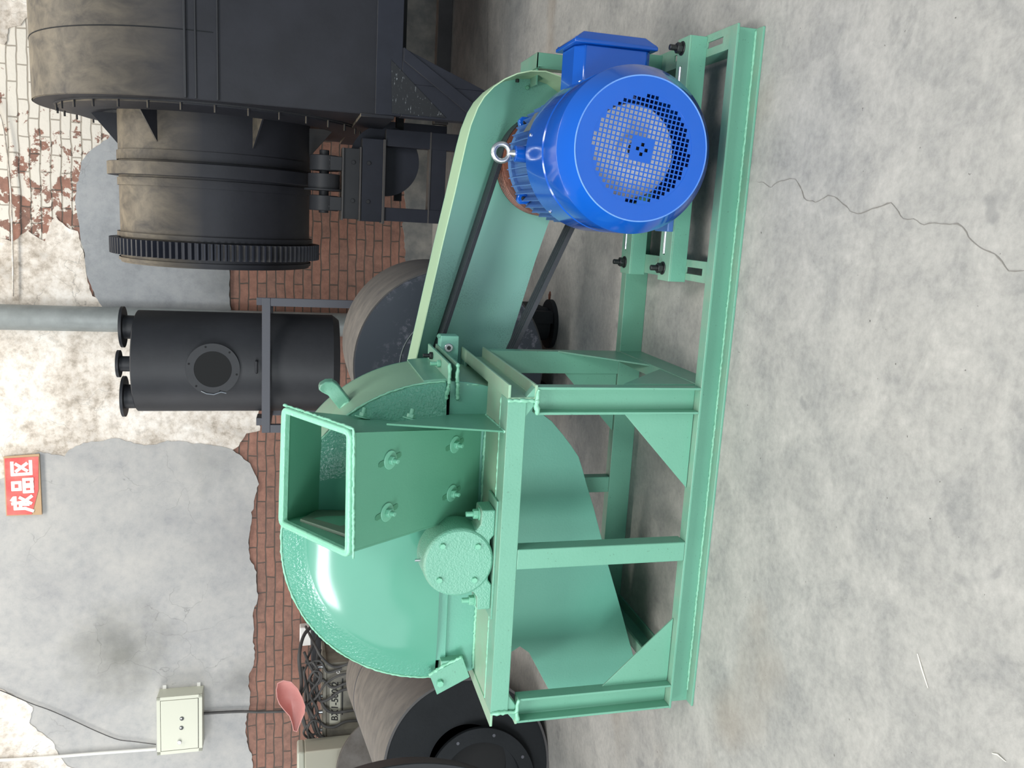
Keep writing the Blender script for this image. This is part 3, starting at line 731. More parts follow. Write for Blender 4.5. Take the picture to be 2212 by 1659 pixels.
# perforated face
P_ = 0.01275; hh = 0.0047
gr = MB(); GA = math.radians(-8)
gu = Vector((math.cos(GA), 0, math.sin(GA))); gv = Vector((-math.sin(GA), 0, math.cos(GA)))
go = Vector((AX, 2.2012, AZ))
NN = 13
for i in range(-NN, NN+1):
    for j in range(-NN, NN+1):
        cx_, cz_ = i*P_, j*P_; R_ = math.hypot(cx_, cz_)
        if R_ > 0.158: continue
        hole = R_ < 0.142 and not (abs(i+0) <= 2 and abs(j) <= 2 and (i, j) not in ((0, 1), (1, 0), (-1, 0), (0, -1)))
        H_ = P_/2
        if hole:
            o_ = [(-H_, -H_), (H_, -H_), (H_, H_), (-H_, H_)]; i_ = [(-hh, -hh), (hh, -hh), (hh, hh), (-hh, hh)]
            vs = [go+gu*(cx_+p[0])+gv*(cz_+p[1]) for p in o_+i_] + [go+gu*(cx_+p[0])+gv*(cz_+p[1])+Vector((0, 0.0018, 0)) for p in i_]
            gr.add(vs, [(q, (q+1) % 4, 4+(q+1) % 4, 4+q) for q in range(4)]+[(4+q, 4+(q+1) % 4, 8+(q+1) % 4, 8+q) for q in range(4)])
        else:
            gr.add([go+gu*(cx_+p[0])+gv*(cz_+p[1]) for p in ((-H_, -H_), (H_, -H_), (H_, H_), (-H_, H_))], [(0, 1, 2, 3)])
gr.build('grille', 'blue', cw, recalc=True)
MB().ring((AX, 2.2004, AZ), (0, 1, 0), 0.1475, 0.1915, 0.0016, 128).build('cowl_face', 'blue', cw)
MB().lathe([(0, 0), (0, 0.034), (0.012, 0.040), (0.05, 0.045), (0.05, 0.128), (0.056, 0.132), (0.07, 0.132), (0.07, 0)], (AX, 2.235, AZ), (0, 1, 0), 64).build('cooling_fan', 'fan', mt)
MB().cyl((AX, 2.215, AZ), (AX, 2.236, AZ), 0.028, 24).build('fan_hub', 'steel_dark', mt)
MB().lathe([(0, 0.17), (0, 0.190), (0.03, 0.193), (0.05, 0.16), (0.06, 0.06), (0.06, 0)], (AX, 2.895, AZ), (0, 1, 0), 64).build('end_shield', 'blue_dull', mt)
for a in (52, 132, 228, 308):
    a = math.radians(a); u = Vector((math.cos(a), 0, math.sin(a))); v = Vector((-math.sin(a), 0, math.cos(a)))
    e_ = MB().prism([(0.165, -0.026), (0.200, -0.022), (0.217, -0.008), (0.217, 0.008), (0.200, 0.022), (0.165, 0.026)], (AX, 2.868, AZ), u, v, (0, 0.026, 0)).build('end_shield_ear', 'blue', mt, 0.003)
    bolt(Vector((AX, 2.868, AZ))+u*0.197, (0, -1, 0), e_, 'bolt_dark', 0.008, 0, 0, 'bolt', 0.005)
for a in (20, 78, 140, 205):
    a = math.radians(a); u = Vector((math.cos(a), 0, math.sin(a)))
    bolt(Vector((AX, 2.535, AZ))+u*0.2275, u, cw, 'zinc', 0.006, 0, 0, 'cowl_screw', 0.005)
MB().cyl((AX, 2.66, AZ+0.175), (AX, 2.66, 0.615), 0.026, 28).build('lifting_boss', 'blue', mt, 0.002)
ey = MB(); rc = Vector((AX, 2.66, 0.657))
ey.tube([rc+Vector((math.cos(2*pi*i/32)*0.026, 0, math.sin(2*pi*i/32)*0.026)) for i in range(32)], 0.0085, 14, True)
ey.cyl((AX, 2.66, 0.61), (AX, 2.66, 0.634), 0.013, 20, 0.009)
ey.build('eye_bolt', 'zinc', mt)
# feet
for x0, x1 in ((-0.002, 0.085), (0.343, 0.43)):
    MB().box((x0, 2.455, 0.140), (x1, 2.555, 0.160)).box((x0, 2.78, 0.140), (x1, 2.88, 0.160)).prism([(2.50, 0.16), (2.84, 0.16), (2.84, 0.30), (2.58, 0.30)], ((x0+x1)/2-0.008, 0, 0), (0, 1, 0), (0, 0, 1), (0.016, 0, 0)).build('foot', 'blue_dull', mt, 0.003)
# terminal box on the right flank
MB().prism([(2.603, 0.205), (2.745, 0.205), (2.76, 0.22), (2.76, 0.435), (2.745, 0.45), (2.625, 0.45), (2.590, 0.425), (2.590, 0.22)], (0.385, 0, 0), (0, 1, 0), (0, 0, 1), (0.165, 0, 0)).build('terminal_box', 'blue', mt, 0.004)
ld_ = MB(); oL = [(2.575, 0.19), (2.775, 0.19), (2.775, 0.465), (2.575, 0.465)]; iL = [(2.60, 0.225), (2.75, 0.225), (2.75, 0.43), (2.60, 0.43)]
vs = [(0.550, *p) for p in oL]+[(0.562, *p) for p in oL]+[(0.590, *p) for p in iL]
ld_.add(vs, [(0, 1, 2, 3), (8, 9, 10, 11)]+[(a, (a+1) % 4, 4+(a+1) % 4, 4+a) for a in range(4)]+[(4+a, 4+(a+1) % 4, 8+(a+1) % 4, 8+a) for a in range(4)])
tl = ld_.build('terminal_box_lid', 'blue', mt, 0.003)
for p in ((2.585, 0.20), (2.585, 0.455), (2.765, 0.455)): bolt((0.562, *p), (1, 0, 0), tl, 'blue', 0.007, 0, 0, 'lid_screw', 0.006)
MB().cyl((0.47, 2.68, 0.165), (0.47, 2.68, 0.21), 0.022, 20).build('cable_gland', 'blue', mt, 0.002)
na = math.radians(60); u = Vector((math.cos(na), 0, math.sin(na))); v = Vector((-math.sin(na), 0, math.cos(na)))
MB().prism([(0.207, -0.035), (0.209, -0.035), (0.209, 0.035), (0.207, 0.035)], (AX, 2.60, AZ), u, v, (0, 0.12, 0)).build('nameplate', 'plate_metal', mt)
MB().cyl((AX, 2.95, AZ), (AX, 3.16, AZ), 0.03, 24).build('motor_shaft', 'steel_dark', mt)
# pulleys
def pulley(cx_, cz_, R, name, mat, par):
    prof = [(0, 0), (0, R*0.88), (0.002, R)]
    for i in range(4):
        b0 = 0.008+i*0.024; prof += [(b0, R), (b0+0.005, R-0.016), (b0+0.012, R-0.016), (b0+0.017, R)]
    prof += [(0.108, R), (0.11, R*0.9), (0.11, 0)]
    return MB().lathe(prof, (cx_, 3.035, cz_), (0, 1, 0), 72).build(name, mat, par, 0, smooth=25)
R1, R2 = 0.105, 0.185
pulley(-1.008, 0.810, R1, 'mill_pulley', 'pulley', cr); pulley(AX, AZ, R2, 'motor_pulley', 'pulley', mt)
# belts
def belt_loop(n=26):
    c1 = Vector((-1.008, 0.810)); c2 = Vector((AX, AZ)); d = c2-c1; L = d.length; th = math.atan2(d.y, d.x); al = math.asin((R2-R1)/L)
    pts = []
    a0 = th+pi/2+al; a1 = th-pi/2-al
    for i in range(n+1):       # around the big pulley, right side
        a = a0+(a1-a0)*i/n; pts.append(c2+Vector((math.cos(a), math.sin(a)))*R2)
    b0 = th-pi/2-al; b1 = th+pi/2+al-2*pi
    for i in range(n+1):
        a = b0+(b1-b0)*i/n; pts.append(c1+Vector((math.cos(a), math.sin(a)))*R1)
    return pts
bl = belt_loop()
for i in range(4):
    yc = 3.035+0.0165+i*0.024; vs = []; fs = []; n = len(bl)
    for j, p in enumerate(bl):
        q = bl[(j+1) % n]-bl[j-1]; q.normalize(); nn = Vector((-q.y, q.x))
        for (dr, dy) in ((-0.012, -0.0055), (0.004, -0.0105), (0.004, 0.0105), (-0.012, 0.0055)):
            vs.append((p.x+nn.x*dr, yc+dy, p.y+nn.y*dr))
    for j in range(n):
        for k_ in range(4): fs.append((4*j+k_, 4*j+(k_+1) % 4, 4*((j+1) % n)+(k_+1) % 4, 4*((j+1) % n)+k_))
    MB().add(vs, fs).build('drive_belt', 'rubber', cr, 0.001)
# guard
top_pts = [(-1.02, 0.975), (-0.6, 0.868), (-0.227, 0.797), (-0.087, 0.770), (0.095, 0.733), (0.269, 0.700), (0.33, 0.686), (0.391, 0.664), (0.43, 0.642), (0.468, 0.608), (0.497, 0.570), (0.520, 0.525), (0.534, 0.475), (0.538, 0.42), (0.525, 0.36), (0.497, 0.31)]
plate = top_pts + [(0.40, 0.215), (0.15, 0.27), (0.0, 0.322), (-0.144, 0.365), (-0.294, 0.405), (-0.502, 0.46), (-0.75, 0.54), (-1.02, 0.64)]
gd = MB().xz(plate, 3.205, 3.210).build('belt_guard', 'guard', cr)
band(top_pts, 3.03, 3.206, 0.004).build('guard_rim', 'rim_lit', gd)
bolt((0.50, 3.205, 0.44), (0, -1, 0), gd, 'bolt_green', 0.008); bolt((0.515, 3.12, 0.50), (-1, 0, 0), gd, 'bolt_dark', 0.008)
MB().box((0.557, 3.10, 0.0), (0.611, 3.106, 0.436)).box((0.557, 3.10, 0.430), (0.611, 3.33, 0.436)).box((0.557, 3.10, 0.0), (0.563, 3.16, 0.43)).build('guard_post', 'green', cr, 0.001)
MB().box((0.50, 3.11, 0.425), (0.56, 3.19, 0.432)).build('guard_strap', 'green', cr, 0.001)
gb = MB().box((-0.512, 2.955, 0.708), (-0.416, 3.02, 0.774)).build('guard_bracket', 'guard', cr, 0.002)
MB().cyl((-0.458, 2.955, 0.745), (-0.458, 2.947, 0.745), 0.016, 24).build('socket_screw', 'zinc', gb, 0.002)
MB().cyl((-0.458, 2.946, 0.745), (-0.458, 2.944, 0.745), 0.008, 6).build('socket', 'bolt_dark', gb)
MB().ring((-0.418, 2.96, 0.78), (0, 1, 0), 0.004, 0.008, 0.004, 16).build('latch_eye', 'green', gb)

# ================================================================== ROTARY DRYER
DY, DZ = 6.4, 1.80
dr = thing('rotary_drum_dryer', (0.9, 6.4, 0), 'huge dark steel rotary drum with toothed gear ring on the end of its barrel', 'machine')
dm = MB().lathe([(0, 0.60), (0, 0.632), (1.2, 0.632)], (-0.41, DY, DZ), (1, 0, 0), 96).build('barrel', 'steel', dr)
MB().lathe([(0.02, 0), (0.02, 0.61)], (-0.41, DY, DZ), (1, 0, 0), 64).build('barrel_end', 'steel_dark', dm)
for (h, wd, rr) in ((-0.395, 0.02, 0.645), (-0.235, 0.03, 0.652), (0.10, 0.05, 0.642), (0.265, 0.06, 0.642)):
    MB().ring((h, DY, DZ), (1, 0, 0), 0.62, rr, wd, 96).build('barrel_band', 'steel', dm)
MB().ring((0.165, DY, DZ), (1, 0, 0), 0.63, 0.702, 0.085, 128).build('riding_ring', 'steel', dr, 0.004)
gt = MB(); NTE = 104; pr = []
for i in range(NTE):
    for (f_, r_) in ((0, 0.672), (0.22, 0.705), (0.5, 0.705), (0.72, 0.672)):
        a = 2*pi*(i+f_)/NTE; pr.append((r_*math.cos(a), r_*math.sin(a)))
n = len(pr); x0, x1 = -0.35, -0.245
vs = [(x0, DY+p[0], DZ+p[1]) for p in pr]+[(x1, DY+p[0], DZ+p[1]) for p in pr]
inn = [(0.628*math.cos(2*pi*i/n), 0.628*math.sin(2*pi*i/n)) for i in range(n)]
vs += [(x0, DY+p[0], DZ+p[1]) for p in inn]+[(x1, DY+p[0], DZ+p[1]) for p in inn]
fs = []
for i in range(n):
    j = (i+1) % n; fs += [(i, j, n+j, n+i), (i, 2*n+i, 2*n+j, j), (n+i, n+j, 3*n+j, 3*n+i)]
gt.add(vs, fs).build('gear_ring', 'steel_navy', dr, smooth=20)
# big housing: round top, straight sides
R3 = 1.12; X0 = 0.588; X1 = 3.9
sec = [(DY+R3*math.cos(a), DZ+R3*math.sin(a)) for a in [pi*i/64 for i in range(65)]] + [(DY-R3, DZ-0.2), (DY-R3, 0.70), (DY+R3, 0.70), (DY+R3, DZ-0.2)]
bs = MB(); n = len(sec)
vs = [(X0, *p) for p in sec]+[(X1, *p) for p in sec]
fs = [(i, (i+1) % n, n+(i+1) % n, n+i) for i in range(n)]
bs.add(vs, fs)
hs = bs.build('drum_housing', 'steel', dr, smooth=30)
MB().prism([(DY+(p[0]-DY)*0.996, 1.25+(p[1]-1.25)*0.996) for p in sec], (X0-0.004, 0, 0), (0, 1, 0), (0, 0, 1), (0.02, 0, 0)).build('end_wall', 'steel', dr)
MB().ring((X0-0.012, DY, DZ), (1, 0, 0), 0.90, 1.0, 0.02, 96).build('bolted_seal_ring', 'steel_clean', dr, 0.002)
MB().lathe([(0, 0.64), (-0.05, 0.86), (-0.02, 0.98), (0.0, 0.98)], (X0, DY, DZ), (1, 0, 0), 96).build('seal_cone', 'steel', dr)
for i in range(19):
    a = pi*0.35+pi*1.1*i/18
    MB().cyl((X0-0.055, DY+0.985*math.cos(a), DZ+0.985*math.sin(a)), (X0, DY+0.985*math.cos(a), DZ+0.985*math.sin(a)), 0.007, 8).build('seal_bolt', 'steel', dr)
for a in (95, 150, 205, 262):
    a = math.radians(a); u = Vector((0, math.cos(a), math.sin(a)))
    m_ = MB(); t_ = Vector((0, -math.sin(a), math.cos(a)))*0.006
    m_.prism([(0, 0.63), (0, 0.80), (-0.20, 0.63)], Vector((X0-0.02, DY, DZ))-t_, (1, 0, 0), u, t_*2).build('stiffener_fin', 'steel', dr, 0.001)
for z_, hgt, dp in ((1.872, 0.012, 0.02), (1.818, 0.010, 0.012), (1.700, 0.010, 0.02)):
    MB().box((X0, DY-R3-dp, z_), (X1, DY-R3+0.03, z_+hgt)).build('seam_rib', 'steel_clean', dr, 0.002)
MB().arch((0, 0), 0, 0.01, 0, 1, 0, 1, 2) if False else None
MB().ring((0.95, DY, DZ), (1, 0, 0), R3-0.01, R3+0.0025, 0.006, 96).build('weld_seam', 'steel_dark', dr)
# sill, legs and braces
MB().box((X0, DY-R3-0.012, 0.66), (X1, DY-R3+0.06, 0.815)).build('sill_beam', 'steel_navy', dr, 0.003)
MB().box((X0-0.02, DY-R3-0.01, 0.70), (X0+0.0, DY+R3, 0.90)).build('end_sill', 'steel', dr, 0.003)
MB().box((X0, DY-R3-0.012, 0.0), (X0+0.19, DY-R3+0.10, 0.66)).build('leg', 'steel_navy', dr, 0.003)
MB().box((X0, DY+R3-0.10, 0.0), (X0+0.19, DY+R3, 0.70)).build('leg', 'steel_navy', dr, 0.003)
MB().xz([(X0+0.19, 0.66), (0.98, 0.66), (X0+0.19, 0.14)], DY-R3-0.012, DY-R3+0.02).build('gusset', 'steel_navy', dr, 0.002)
MB().xz([(0.905, 0.655), (0.98, 0.655), (0.62, 0.10), (0.56, 0.14)], DY-R3-0.03, DY-R3-0.012).build('brace', 'steel_navy', dr, 0.002)
MB().xz([(0.60, 0.715), (0.905, 0.73), (0.60, 0.385)], DY-R3-0.018, DY-R3-0.010).build('chipped_panel', 'chipped', dr, 0.001)
MB().box((X0+0.2, DY+R3-0.15, 0.0), (X1, DY+R3-0.03, 0.12)).build('rear_sill', 'steel_tan', dr, 0.004)
MB().box((2.6, DY-R3+0.02, 0.0), (2.79, DY-R3+0.12, 0.66)).build('leg', 'steel_navy', dr, 0.003)
# trunnion frame
ty = 5.8
MB().box((-0.05, ty, 0.69), (0.49, ty+0.16, 0.845)).build('trunnion_beam', 'steel_navy', dr, 0.003)
MB().box((-0.06, ty-0.02, 0.69), (0.49, ty+0.16, 0.706)).build('trunnion_ledge', 'steel_tan', dr, 0.002)
MB().box((-0.05, ty-0.01, 0.848), (0.43, ty+0.18, 0.858)).build('trunnion_plate', 'steel_tan', dr, 0.001)
MB().box((-0.04, ty+0.02, 0.858), (0.42, ty+0.16, 0.962)).build('trunnion_saddle', 'steel_clean', dr, 0.002)
MB().box((-0.05, ty, 0.962), (0.42, ty+0.20, 0.972)).build('trunnion_plate', 'steel_tan', dr, 0.001)
MB().box((-0.04, ty, 0.0), (0.05, ty+0.10, 0.69)).build('leg', 'steel_navy', dr, 0.003)
MB().box((0.45, ty, 0.0), (0.56, ty+0.10, 0.69)).build('leg', 'steel_navy', dr, 0.003)
MB().box((-0.038, ty+0.004, 0.28), (0.558, ty+0.096, 0.385)).build('lower_beam', 'steel_navy', dr, 0.003)
MB().box((-0.04, ty-0.004, 0.385), (0.56, ty+0.10, 0.395)).build('beam_flange', 'steel_tan', dr)
MB().lathe([(0, 0), (0, 0.235), (0.02, 0.235), (0.02, 0)], (0.36, ty+0.14, 0.68), (0, 1, 0), 48).build('drive_sprocket', 'steel_navy', dr)
MB().box((0.1, ty+0.2, 0.55), (3.2, ty+0.26, 0.60)).build('rear_beam', 'steel_dark', dr)
tr = MB().cyl((0.145, ty+0.09, 1.085), (0.245, ty+0.09, 1.085), 0.105, 40).cyl((0.135, ty+0.09, 1.085), (0.148, ty+0.09, 1.085), 0.13, 40).cyl((-0.01, ty+0.09, 1.085), (0.40, ty+0.09, 1.085), 0.032, 20).build('support_roller', 'steel_clean', dr, 0.003)
for x_ in (0.005, 0.265):
    b_ = MB().cyl((x_, ty+0.09, 1.085), (x_+0.10, ty+0.09, 1.085), 0.095, 36).box((x_+0.005, ty+0.0, 0.972), (x_+0.095, ty+0.19, 1.05)).build('bearing_block', 'steel_clean', dr, 0.004)
    for q in (0.03, 0.07):
        bolt((x_+q, ty+0.01, 1.05), (0, 0, 1), b_, 'steel_clean', 0.012, 0, 0.01)
for x_ in (0.08, 0.33):
    bolt((x_, ty, 0.80), (0, -1, 0), dr, 'steel_clean', 0.014); bolt((x_, ty+0.02, 0.90), (0, -1, 0), dr, 'steel_clean', 0.014)

# ================================================================== UPRIGHT TANK IN SQUARE FRAME
tc = W(-0.41, 5.5, 0)
tt = thing('upright_steel_tank', tuple(tc), 'tall charcoal cylindrical tank held upright in a square frame, flanged pipes on its top', 'tank')
TR = 0.308
MB().lathe([(1.0, 0), (1.0, TR*0.9), (1.04, TR), (2.185, TR), (2.19, TR*0.98), (2.19, 0)], tc, (0, 0, 1), 96).build('tank_shell', 'steel_clean', tt)
for (s_, t_, rr, pr_, zt) in ((-0.204, 5.40, 0.122, 0.070, 2.265), (-0.415, 5.30, 0.080, 0.045, 2.272), (-0.618, 5.40, 0.122, 0.072, 2.262), (-0.415, 5.72, 0.150, 0.10, 2.235)):
    p = W(s_, t_, 0)
    st_ = MB().cyl(p+WZ*2.185, p+WZ*(zt-0.004), pr_, 40).build('outlet_pipe', 'steel_clean', tt)
    MB().lathe([(zt-0.016, pr_*0.8), (zt-0.016, rr), (zt, rr), (zt, pr_*0.8)], p, (0, 0, 1), 56).build('flange', 'steel_clean', st_)
# manhole facing the camera
md = (-WN)
mc = W(-0.432, 5.5, 1.735)
mh = MB().lathe([(0.27, 0.105), (0.325, 0.105), (0.325, 0.152), (0.308, 0.152), (0.308, 0.112), (0.27, 0.112)], mc, md, 64).build('manhole_flange', 'steel_clean', tt, 0.001)
MB().lathe([(0.3235, 0), (0.3235, 0.112)], mc, md, 48).build('manhole_opening', 'black', mh)
for i in range(6):
    a = 2*pi*i/6+0.3; p = mc+md*0.326+WE*math.cos(a)*0.136+WZ*math.sin(a)*0.136
    MB().cyl(p, p+md*0.0008, 0.006, 10).build('bolt_hole', 'black', mh)
MB().tube([W(-0.56, 5.168, 1.80), W(-0.575, 5.166, 1.77), W(-0.58, 5.166, 1.73), W(-0.565, 5.166, 1.69), W(-0.572, 5.165, 1.66)], 0.003, 6).build('wire_hook', 'zinc', mh)
MB().box(tuple(Vector((0, 0, 0))), (0.001, 0.001, 0.001)) if False else None
hk = MB(); q = W(-0.415, 5.18, 1.49)
hk.tube([q+WE*-0.035, q+WE*-0.03-WN*0.03, q+WE*0.03-WN*0.03, q+WE*0.035], 0.008, 8).build('hatch_handle', 'steel_clean', tt)
# frame
def wbox(s0, s1, t0, t1, z0, z1):
    return MB().prism([(s0, t0), (s1, t0), (s1, t1), (s0, t1)], (0, 0, z0), WE, WN, (0, 0, z1-z0))
for (t0) in (5.10, 5.86):
    wbox(-0.80, -0.005, t0, t0+0.048, 1.410, 1.458).build('frame_rail', 'frame_gray', tt, 0.003)
for s0 in (-0.80, -0.053):
    wbox(s0, s0+0.048, 5.148, 5.86, 1.410, 1.458).build('frame_rail', 'frame_gray', tt, 0.003)
    for t0 in (5.10, 5.86):
        wbox(s0, s0+0.048, t0, t0+0.048, 0, 1.41).build('frame_leg', 'frame_gray', tt, 0.003)
    wbox(s0, s0+0.048, 5.4, 5.6, 1.458, 1.50).build('support_bracket', 'frame_gray', tt, 0.003)

# ================================================================== SHORT LYING TANK BEHIND THE GUARD
lt_ = thing('lying_steel_tank', (-0.657, 4.2, 0), 'short dusty steel tank lying behind the belt guard, scuffed round end facing out', 'tank')
MB().lathe([(0.0, 0.0), (0.0, 0.438), (0.03, 0.443), (0.75, 0.44), (0.95, 0.40), (1.08, 0.30), (1.15, 0.15), (1.16, 0)], (-0.657, 3.69, 0.593), (0, 1, 0), 96).build('tank_shell', 'steel_tan', lt_)
ep = MB().lathe([(-0.004, 0), (-0.004, 0.430), (0.003, 0.432), (0.003, 0)], (-0.657, 3.688, 0.593), (0, 1, 0), 96).build('end_plate', 'scuffed', lt_)
lab(ep, 'scuffed blue-grey end plate')
MB().ring((-0.657, 3.680, 0.593), (0, 1, 0), 0.233, 0.236, 0.004, 72).build('scribed_ring', 'galv', ep)
fp = onfloor(1203, 705)
op = MB().cyl((fp.x, fp.y+0.10, 0.03), (fp.x, fp.y+0.10, 0.30), 0.085, 40).build('outlet_pipe', 'steel_dark', lt_)
MB().lathe([(0.0, 0.07), (0.0, 0.125), (0.022, 0.125), (0.022, 0.07)], (fp.x, fp.y+0.10, 0.0), (0, 0, 1), 48).build('flange', 'steel_dark', op)
for x_ in (-0.85, -0.46):
    MB().box((x_-0.03, 4.0, 0), (x_+0.03, 4.5, 0.21)).build('saddle_foot', 'steel_dark', lt_)

# ================================================================== LONG DRUM AT FAR LEFT
cc = Vector((0, 0, CAMH))+(FWD+RT*((829.5-1656)/FPX)+UP*((1106-1010)/FPX))*4.2
hd = YAW+math.atan((829.5-1141)/(FPX/cp)); ax = Vector((math.sin(hd), math.cos(hd), 0))
RD = 0.425; cc.z = RD
ld3 = thing('lying_steel_drum', (cc.x, cc.y, 0), 'long brown-grey cylinder lying on the floor left of the crusher, black open flanged end', 'drum')
MB().lathe([(0.0, RD-0.012), (0.0, RD), (2.75, RD), (2.75, 0)], cc, ax, 96).build('drum_shell', 'steel_tan', ld3)
de = MB().lathe([(0.006, RD-0.008), (0.006, 0.255), (0.012, 0.2)], cc, ax, 96).build('end_plate', 'steel_dark', ld3)
fu, fv = basis(ax)
dfo = cc+WE*-0.09+Vector((0, 0, -0.06))
MB().lathe([(0.05, 0.205), (-0.07, 0.205), (-0.07, 0.275), (-0.045, 0.278), (-0.045, 0.215), (0.05, 0.215), (0.05, 0.205)], dfo, ax, 80).build('mouth_flange', 'steel_dark', ld3, 0.002)
MB().lathe([(0.004, 0), (0.004, 0.21)], dfo, ax, 48).build('mouth_opening', 'black', ld3)
for i in range(8):
    a = 2*pi*i/8+0.5; p = dfo-ax*0.071+(fu*math.cos(a)+fv*math.sin(a))*0.243
    MB().cyl(p, p-ax*0.001, 0.008, 10).build('bolt_hole', 'frame_gray', ld3)
MB().ring(cc+ax*1.9, ax, RD-0.01, RD+0.003, 0.008, 96).build('weld_seam', 'frame_gray', ld3)

# nearer big ring at the very edge of the frame
rc_ = Vector((0, 0, CAMH))+(FWD+RT*((829.5-2188)/FPX)+UP*((1106-890)/FPX))*3.1
RR = rc_.z
rg = MB().lathe([(0, RR-0.09), (0, RR), (0.22, RR), (0.22, RR-0.09), (0, RR-0.09)], (rc_.x, rc_.y, RR), (math.sin(-0.5), math.cos(-0.5), 0), 128).build('steel_ring', 'steel_clean', None, 0.004)
tag(move_origin(rg), 'dark grey steel ring standing upright at the far left, only its curved edge showing', 'ring')

# grimy round plate between the drum and the welder
gp = Vector((0, 0, CAMH))+(FWD+RT*((829.5-1665)/FPX)+UP*((1106-880)/FPX))*6.95
gR = 0.46
o = MB().lathe([(0, 0), (0, gR), (0.10, gR), (0.10, 0)], (gp.x, gp.y, gR), (math.sin(-0.55), math.cos(-0.55), 0), 72).build('round_steel_plate', 'rustdisc', None, 0.006)
tag(move_origin(o), 'grimy grey round plate standing on edge behind the long brown-grey cylinder', 'plate')

# ================================================================== WELDERS, CABLES, BOXES ON THE LEFT
def text_mesh(body, size, name, mat, parent, M4, shear=0.0, bold=0.0):
    cu = bpy.data.curves.new(name, 'FONT'); cu.body = body; cu.size = size; cu.extrude = 0.0008; cu.shear = shear; cu.offset = bold
    cu.align_x = 'CENTER'; cu.align_y = 'CENTER'
    tmp = bpy.data.objects.new(name+'_src', cu); COL.objects.link(tmp)
    bpy.context.view_layer.update()
    me = bpy.data.meshes.new_from_object(tmp.evaluated_get(bpy.context.evaluated_depsgraph_get()))
    bpy.data.objects.remove(tmp)
    org = ORG.get(parent.name, Vector((0, 0, 0))) if parent else Vector((0, 0, 0))
    for v in me.vertices: v.co = (M4 @ v.co)-org
    me.materials.clear(); me.materials.append(M[mat]); me.name = name
    o = bpy.data.objects.new(name, me); COL.objects.link(o)
    if parent: o.parent = parent
    return o
def wallM(s, t, z):
    p = W(s, t, z)
    return Matrix(((WE.x, 0, -WN.x, p.x), (WE.y, 0, -WN.y, p.y), (0, 1, 0, p.z), (0, 0, 0, 1)))
_W, _wbox = W, wbox
KK = 1.05
def W(s, t, z): return _W(s*KK, t, CAMH-(CAMH-z)*KK)
def wbox(s0, s1, t0, t1, z0, z1):
    f = lambda z: max(0.0, CAMH-(CAMH-z)*KK)
    return _wbox(s0*KK, s1*KK, t0, t1, f(z0), f(z1))
TW = 7.3
wd = thing('arc_welder', tuple(_W(-3.53, TW+0.3, 0)), 'dirty beige welding machine under the heap of cables, dark lettering on its front', 'welder')
wbox(-3.74, -3.06, TW, TW+0.45, 0.10, 1.0).build('case', 'beige_dirty', wd, 0.01)
wbox(-3.76, -3.04, TW-0.02, TW+0.47, 0.985, 1.015).build('case_lid', 'beige_dirty', wd, 0.006)
wbox(-3.66, -3.14, TW-0.006, TW+0.001, 0.62, 0.95).build('front_panel', 'beige_dirty', wd, 0.004)
wbox(-3.72, -3.08, TW+0.05, TW+0.44, 0.0, 0.10).build('base_skid', 'steel_dark', wd)
wbox(-3.60, -3.24, TW-0.008, TW-0.005, 0.868, 0.957).build('name_strip', 'beige', wd)
text_mesh('BX1-500-2', 0.082, 'lettering', 'text', wd, wallM(-3.40, TW-0.0095, 0.912), 0.18, 0.0015)
wbox(-3.52, -3.20, TW-0.009, TW-0.005, 0.846, 0.858).build('underline', 'text', wd)
MB().ring(W(-3.14, TW-0.006, 0.89), -WN, 0.008, 0.016, 0.004, 20).build('knob', 'white', wd)
for s_ in (-3.66, -3.5, -3.36, -3.22, -3.10):
    p = W(s_, TW+0.04, 1.015); MB().cyl(p, p+WZ*0.05, 0.018, 12).build('terminal', 'zinc', wd)
wd2 = thing('arc_welder', tuple(_W(-3.25, TW+0.58, 0)), 'dark grey welding machine against the brick wall behind the beige one', 'welder')
wbox(-3.32, -2.86, TW+0.50, TW+0.66, 0.06, 1.10).build('case', 'steel_clean', wd2, 0.008)
wbox(-3.30, -2.88, TW+0.52, TW+0.64, 0.0, 0.06).build('base_skid', 'steel_dark', wd2)
# beige box at lower left
bx = thing('beige_welder_box', tuple(_W(-4.15, 7.05, 0)), 'pale beige sheet-metal machine box at the far left, left of the cable heap', 'machine box')
bxp = [(-4.34, 6.80), (-3.84, 6.80), (-3.71, 6.93), (-3.76, 7.24), (-4.34, 7.24)]
b1 = MB().prism([(p[0]-0.1, p[1]) for p in bxp], (0, 0, 0.05), WE, WN, (0, 0, 1.11)).build('case', 'beige', bx, 0.01)
MB().prism([(p[0]-0.1, p[1]) for p in bxp], (0, 0, 1.16), WE, WN, (0, 0, 0.06)).build('lid', 'cab', bx, 0.015)
wbox(-4.36, -3.92, 6.84, 7.2, 0, 0.05).build('base_skid', 'steel_dark', bx)
# cables: each one a thing
random.seed(21)
def cable(pts, r, label, group='dark welding cables heaped on the welder', mat='cable', name='welding_cable'):
    P = [W(*p) for p in pts]; out = []
    for i in range(len(P)-1):
        p0, p1, p2, p3 = P[max(i-1, 0)], P[i], P[i+1], P[min(i+2, len(P)-1)]
        for j in range(8):
            t = j/8; out.append(0.5*((2*p1)+(-p0+p2)*t+(2*p0-5*p1+4*p2-p3)*t*t+(-p0+3*p1-3*p2+p3)*t**3))
    out.append(P[-1]); o = MB().tube(out, r, 8).build(name, mat, None, smooth=80)
    return tag(move_origin(o), label, 'cable', group)
T0 = TW-0.035
cable([(-2.83, TW+0.4, 1.02), (-2.86, TW+0.2, 1.16), (-2.98, TW+0.0, 1.21), (-3.2, TW-0.03, 1.19), (-3.4, TW-0.03, 1.20), (-3.6, TW-0.02, 1.15), (-3.76, TW-0.06, 1.02), (-3.78, TW-0.07, 0.9)], 0.016, 'thick dark cable arching over the top of the whole heap on the welder')
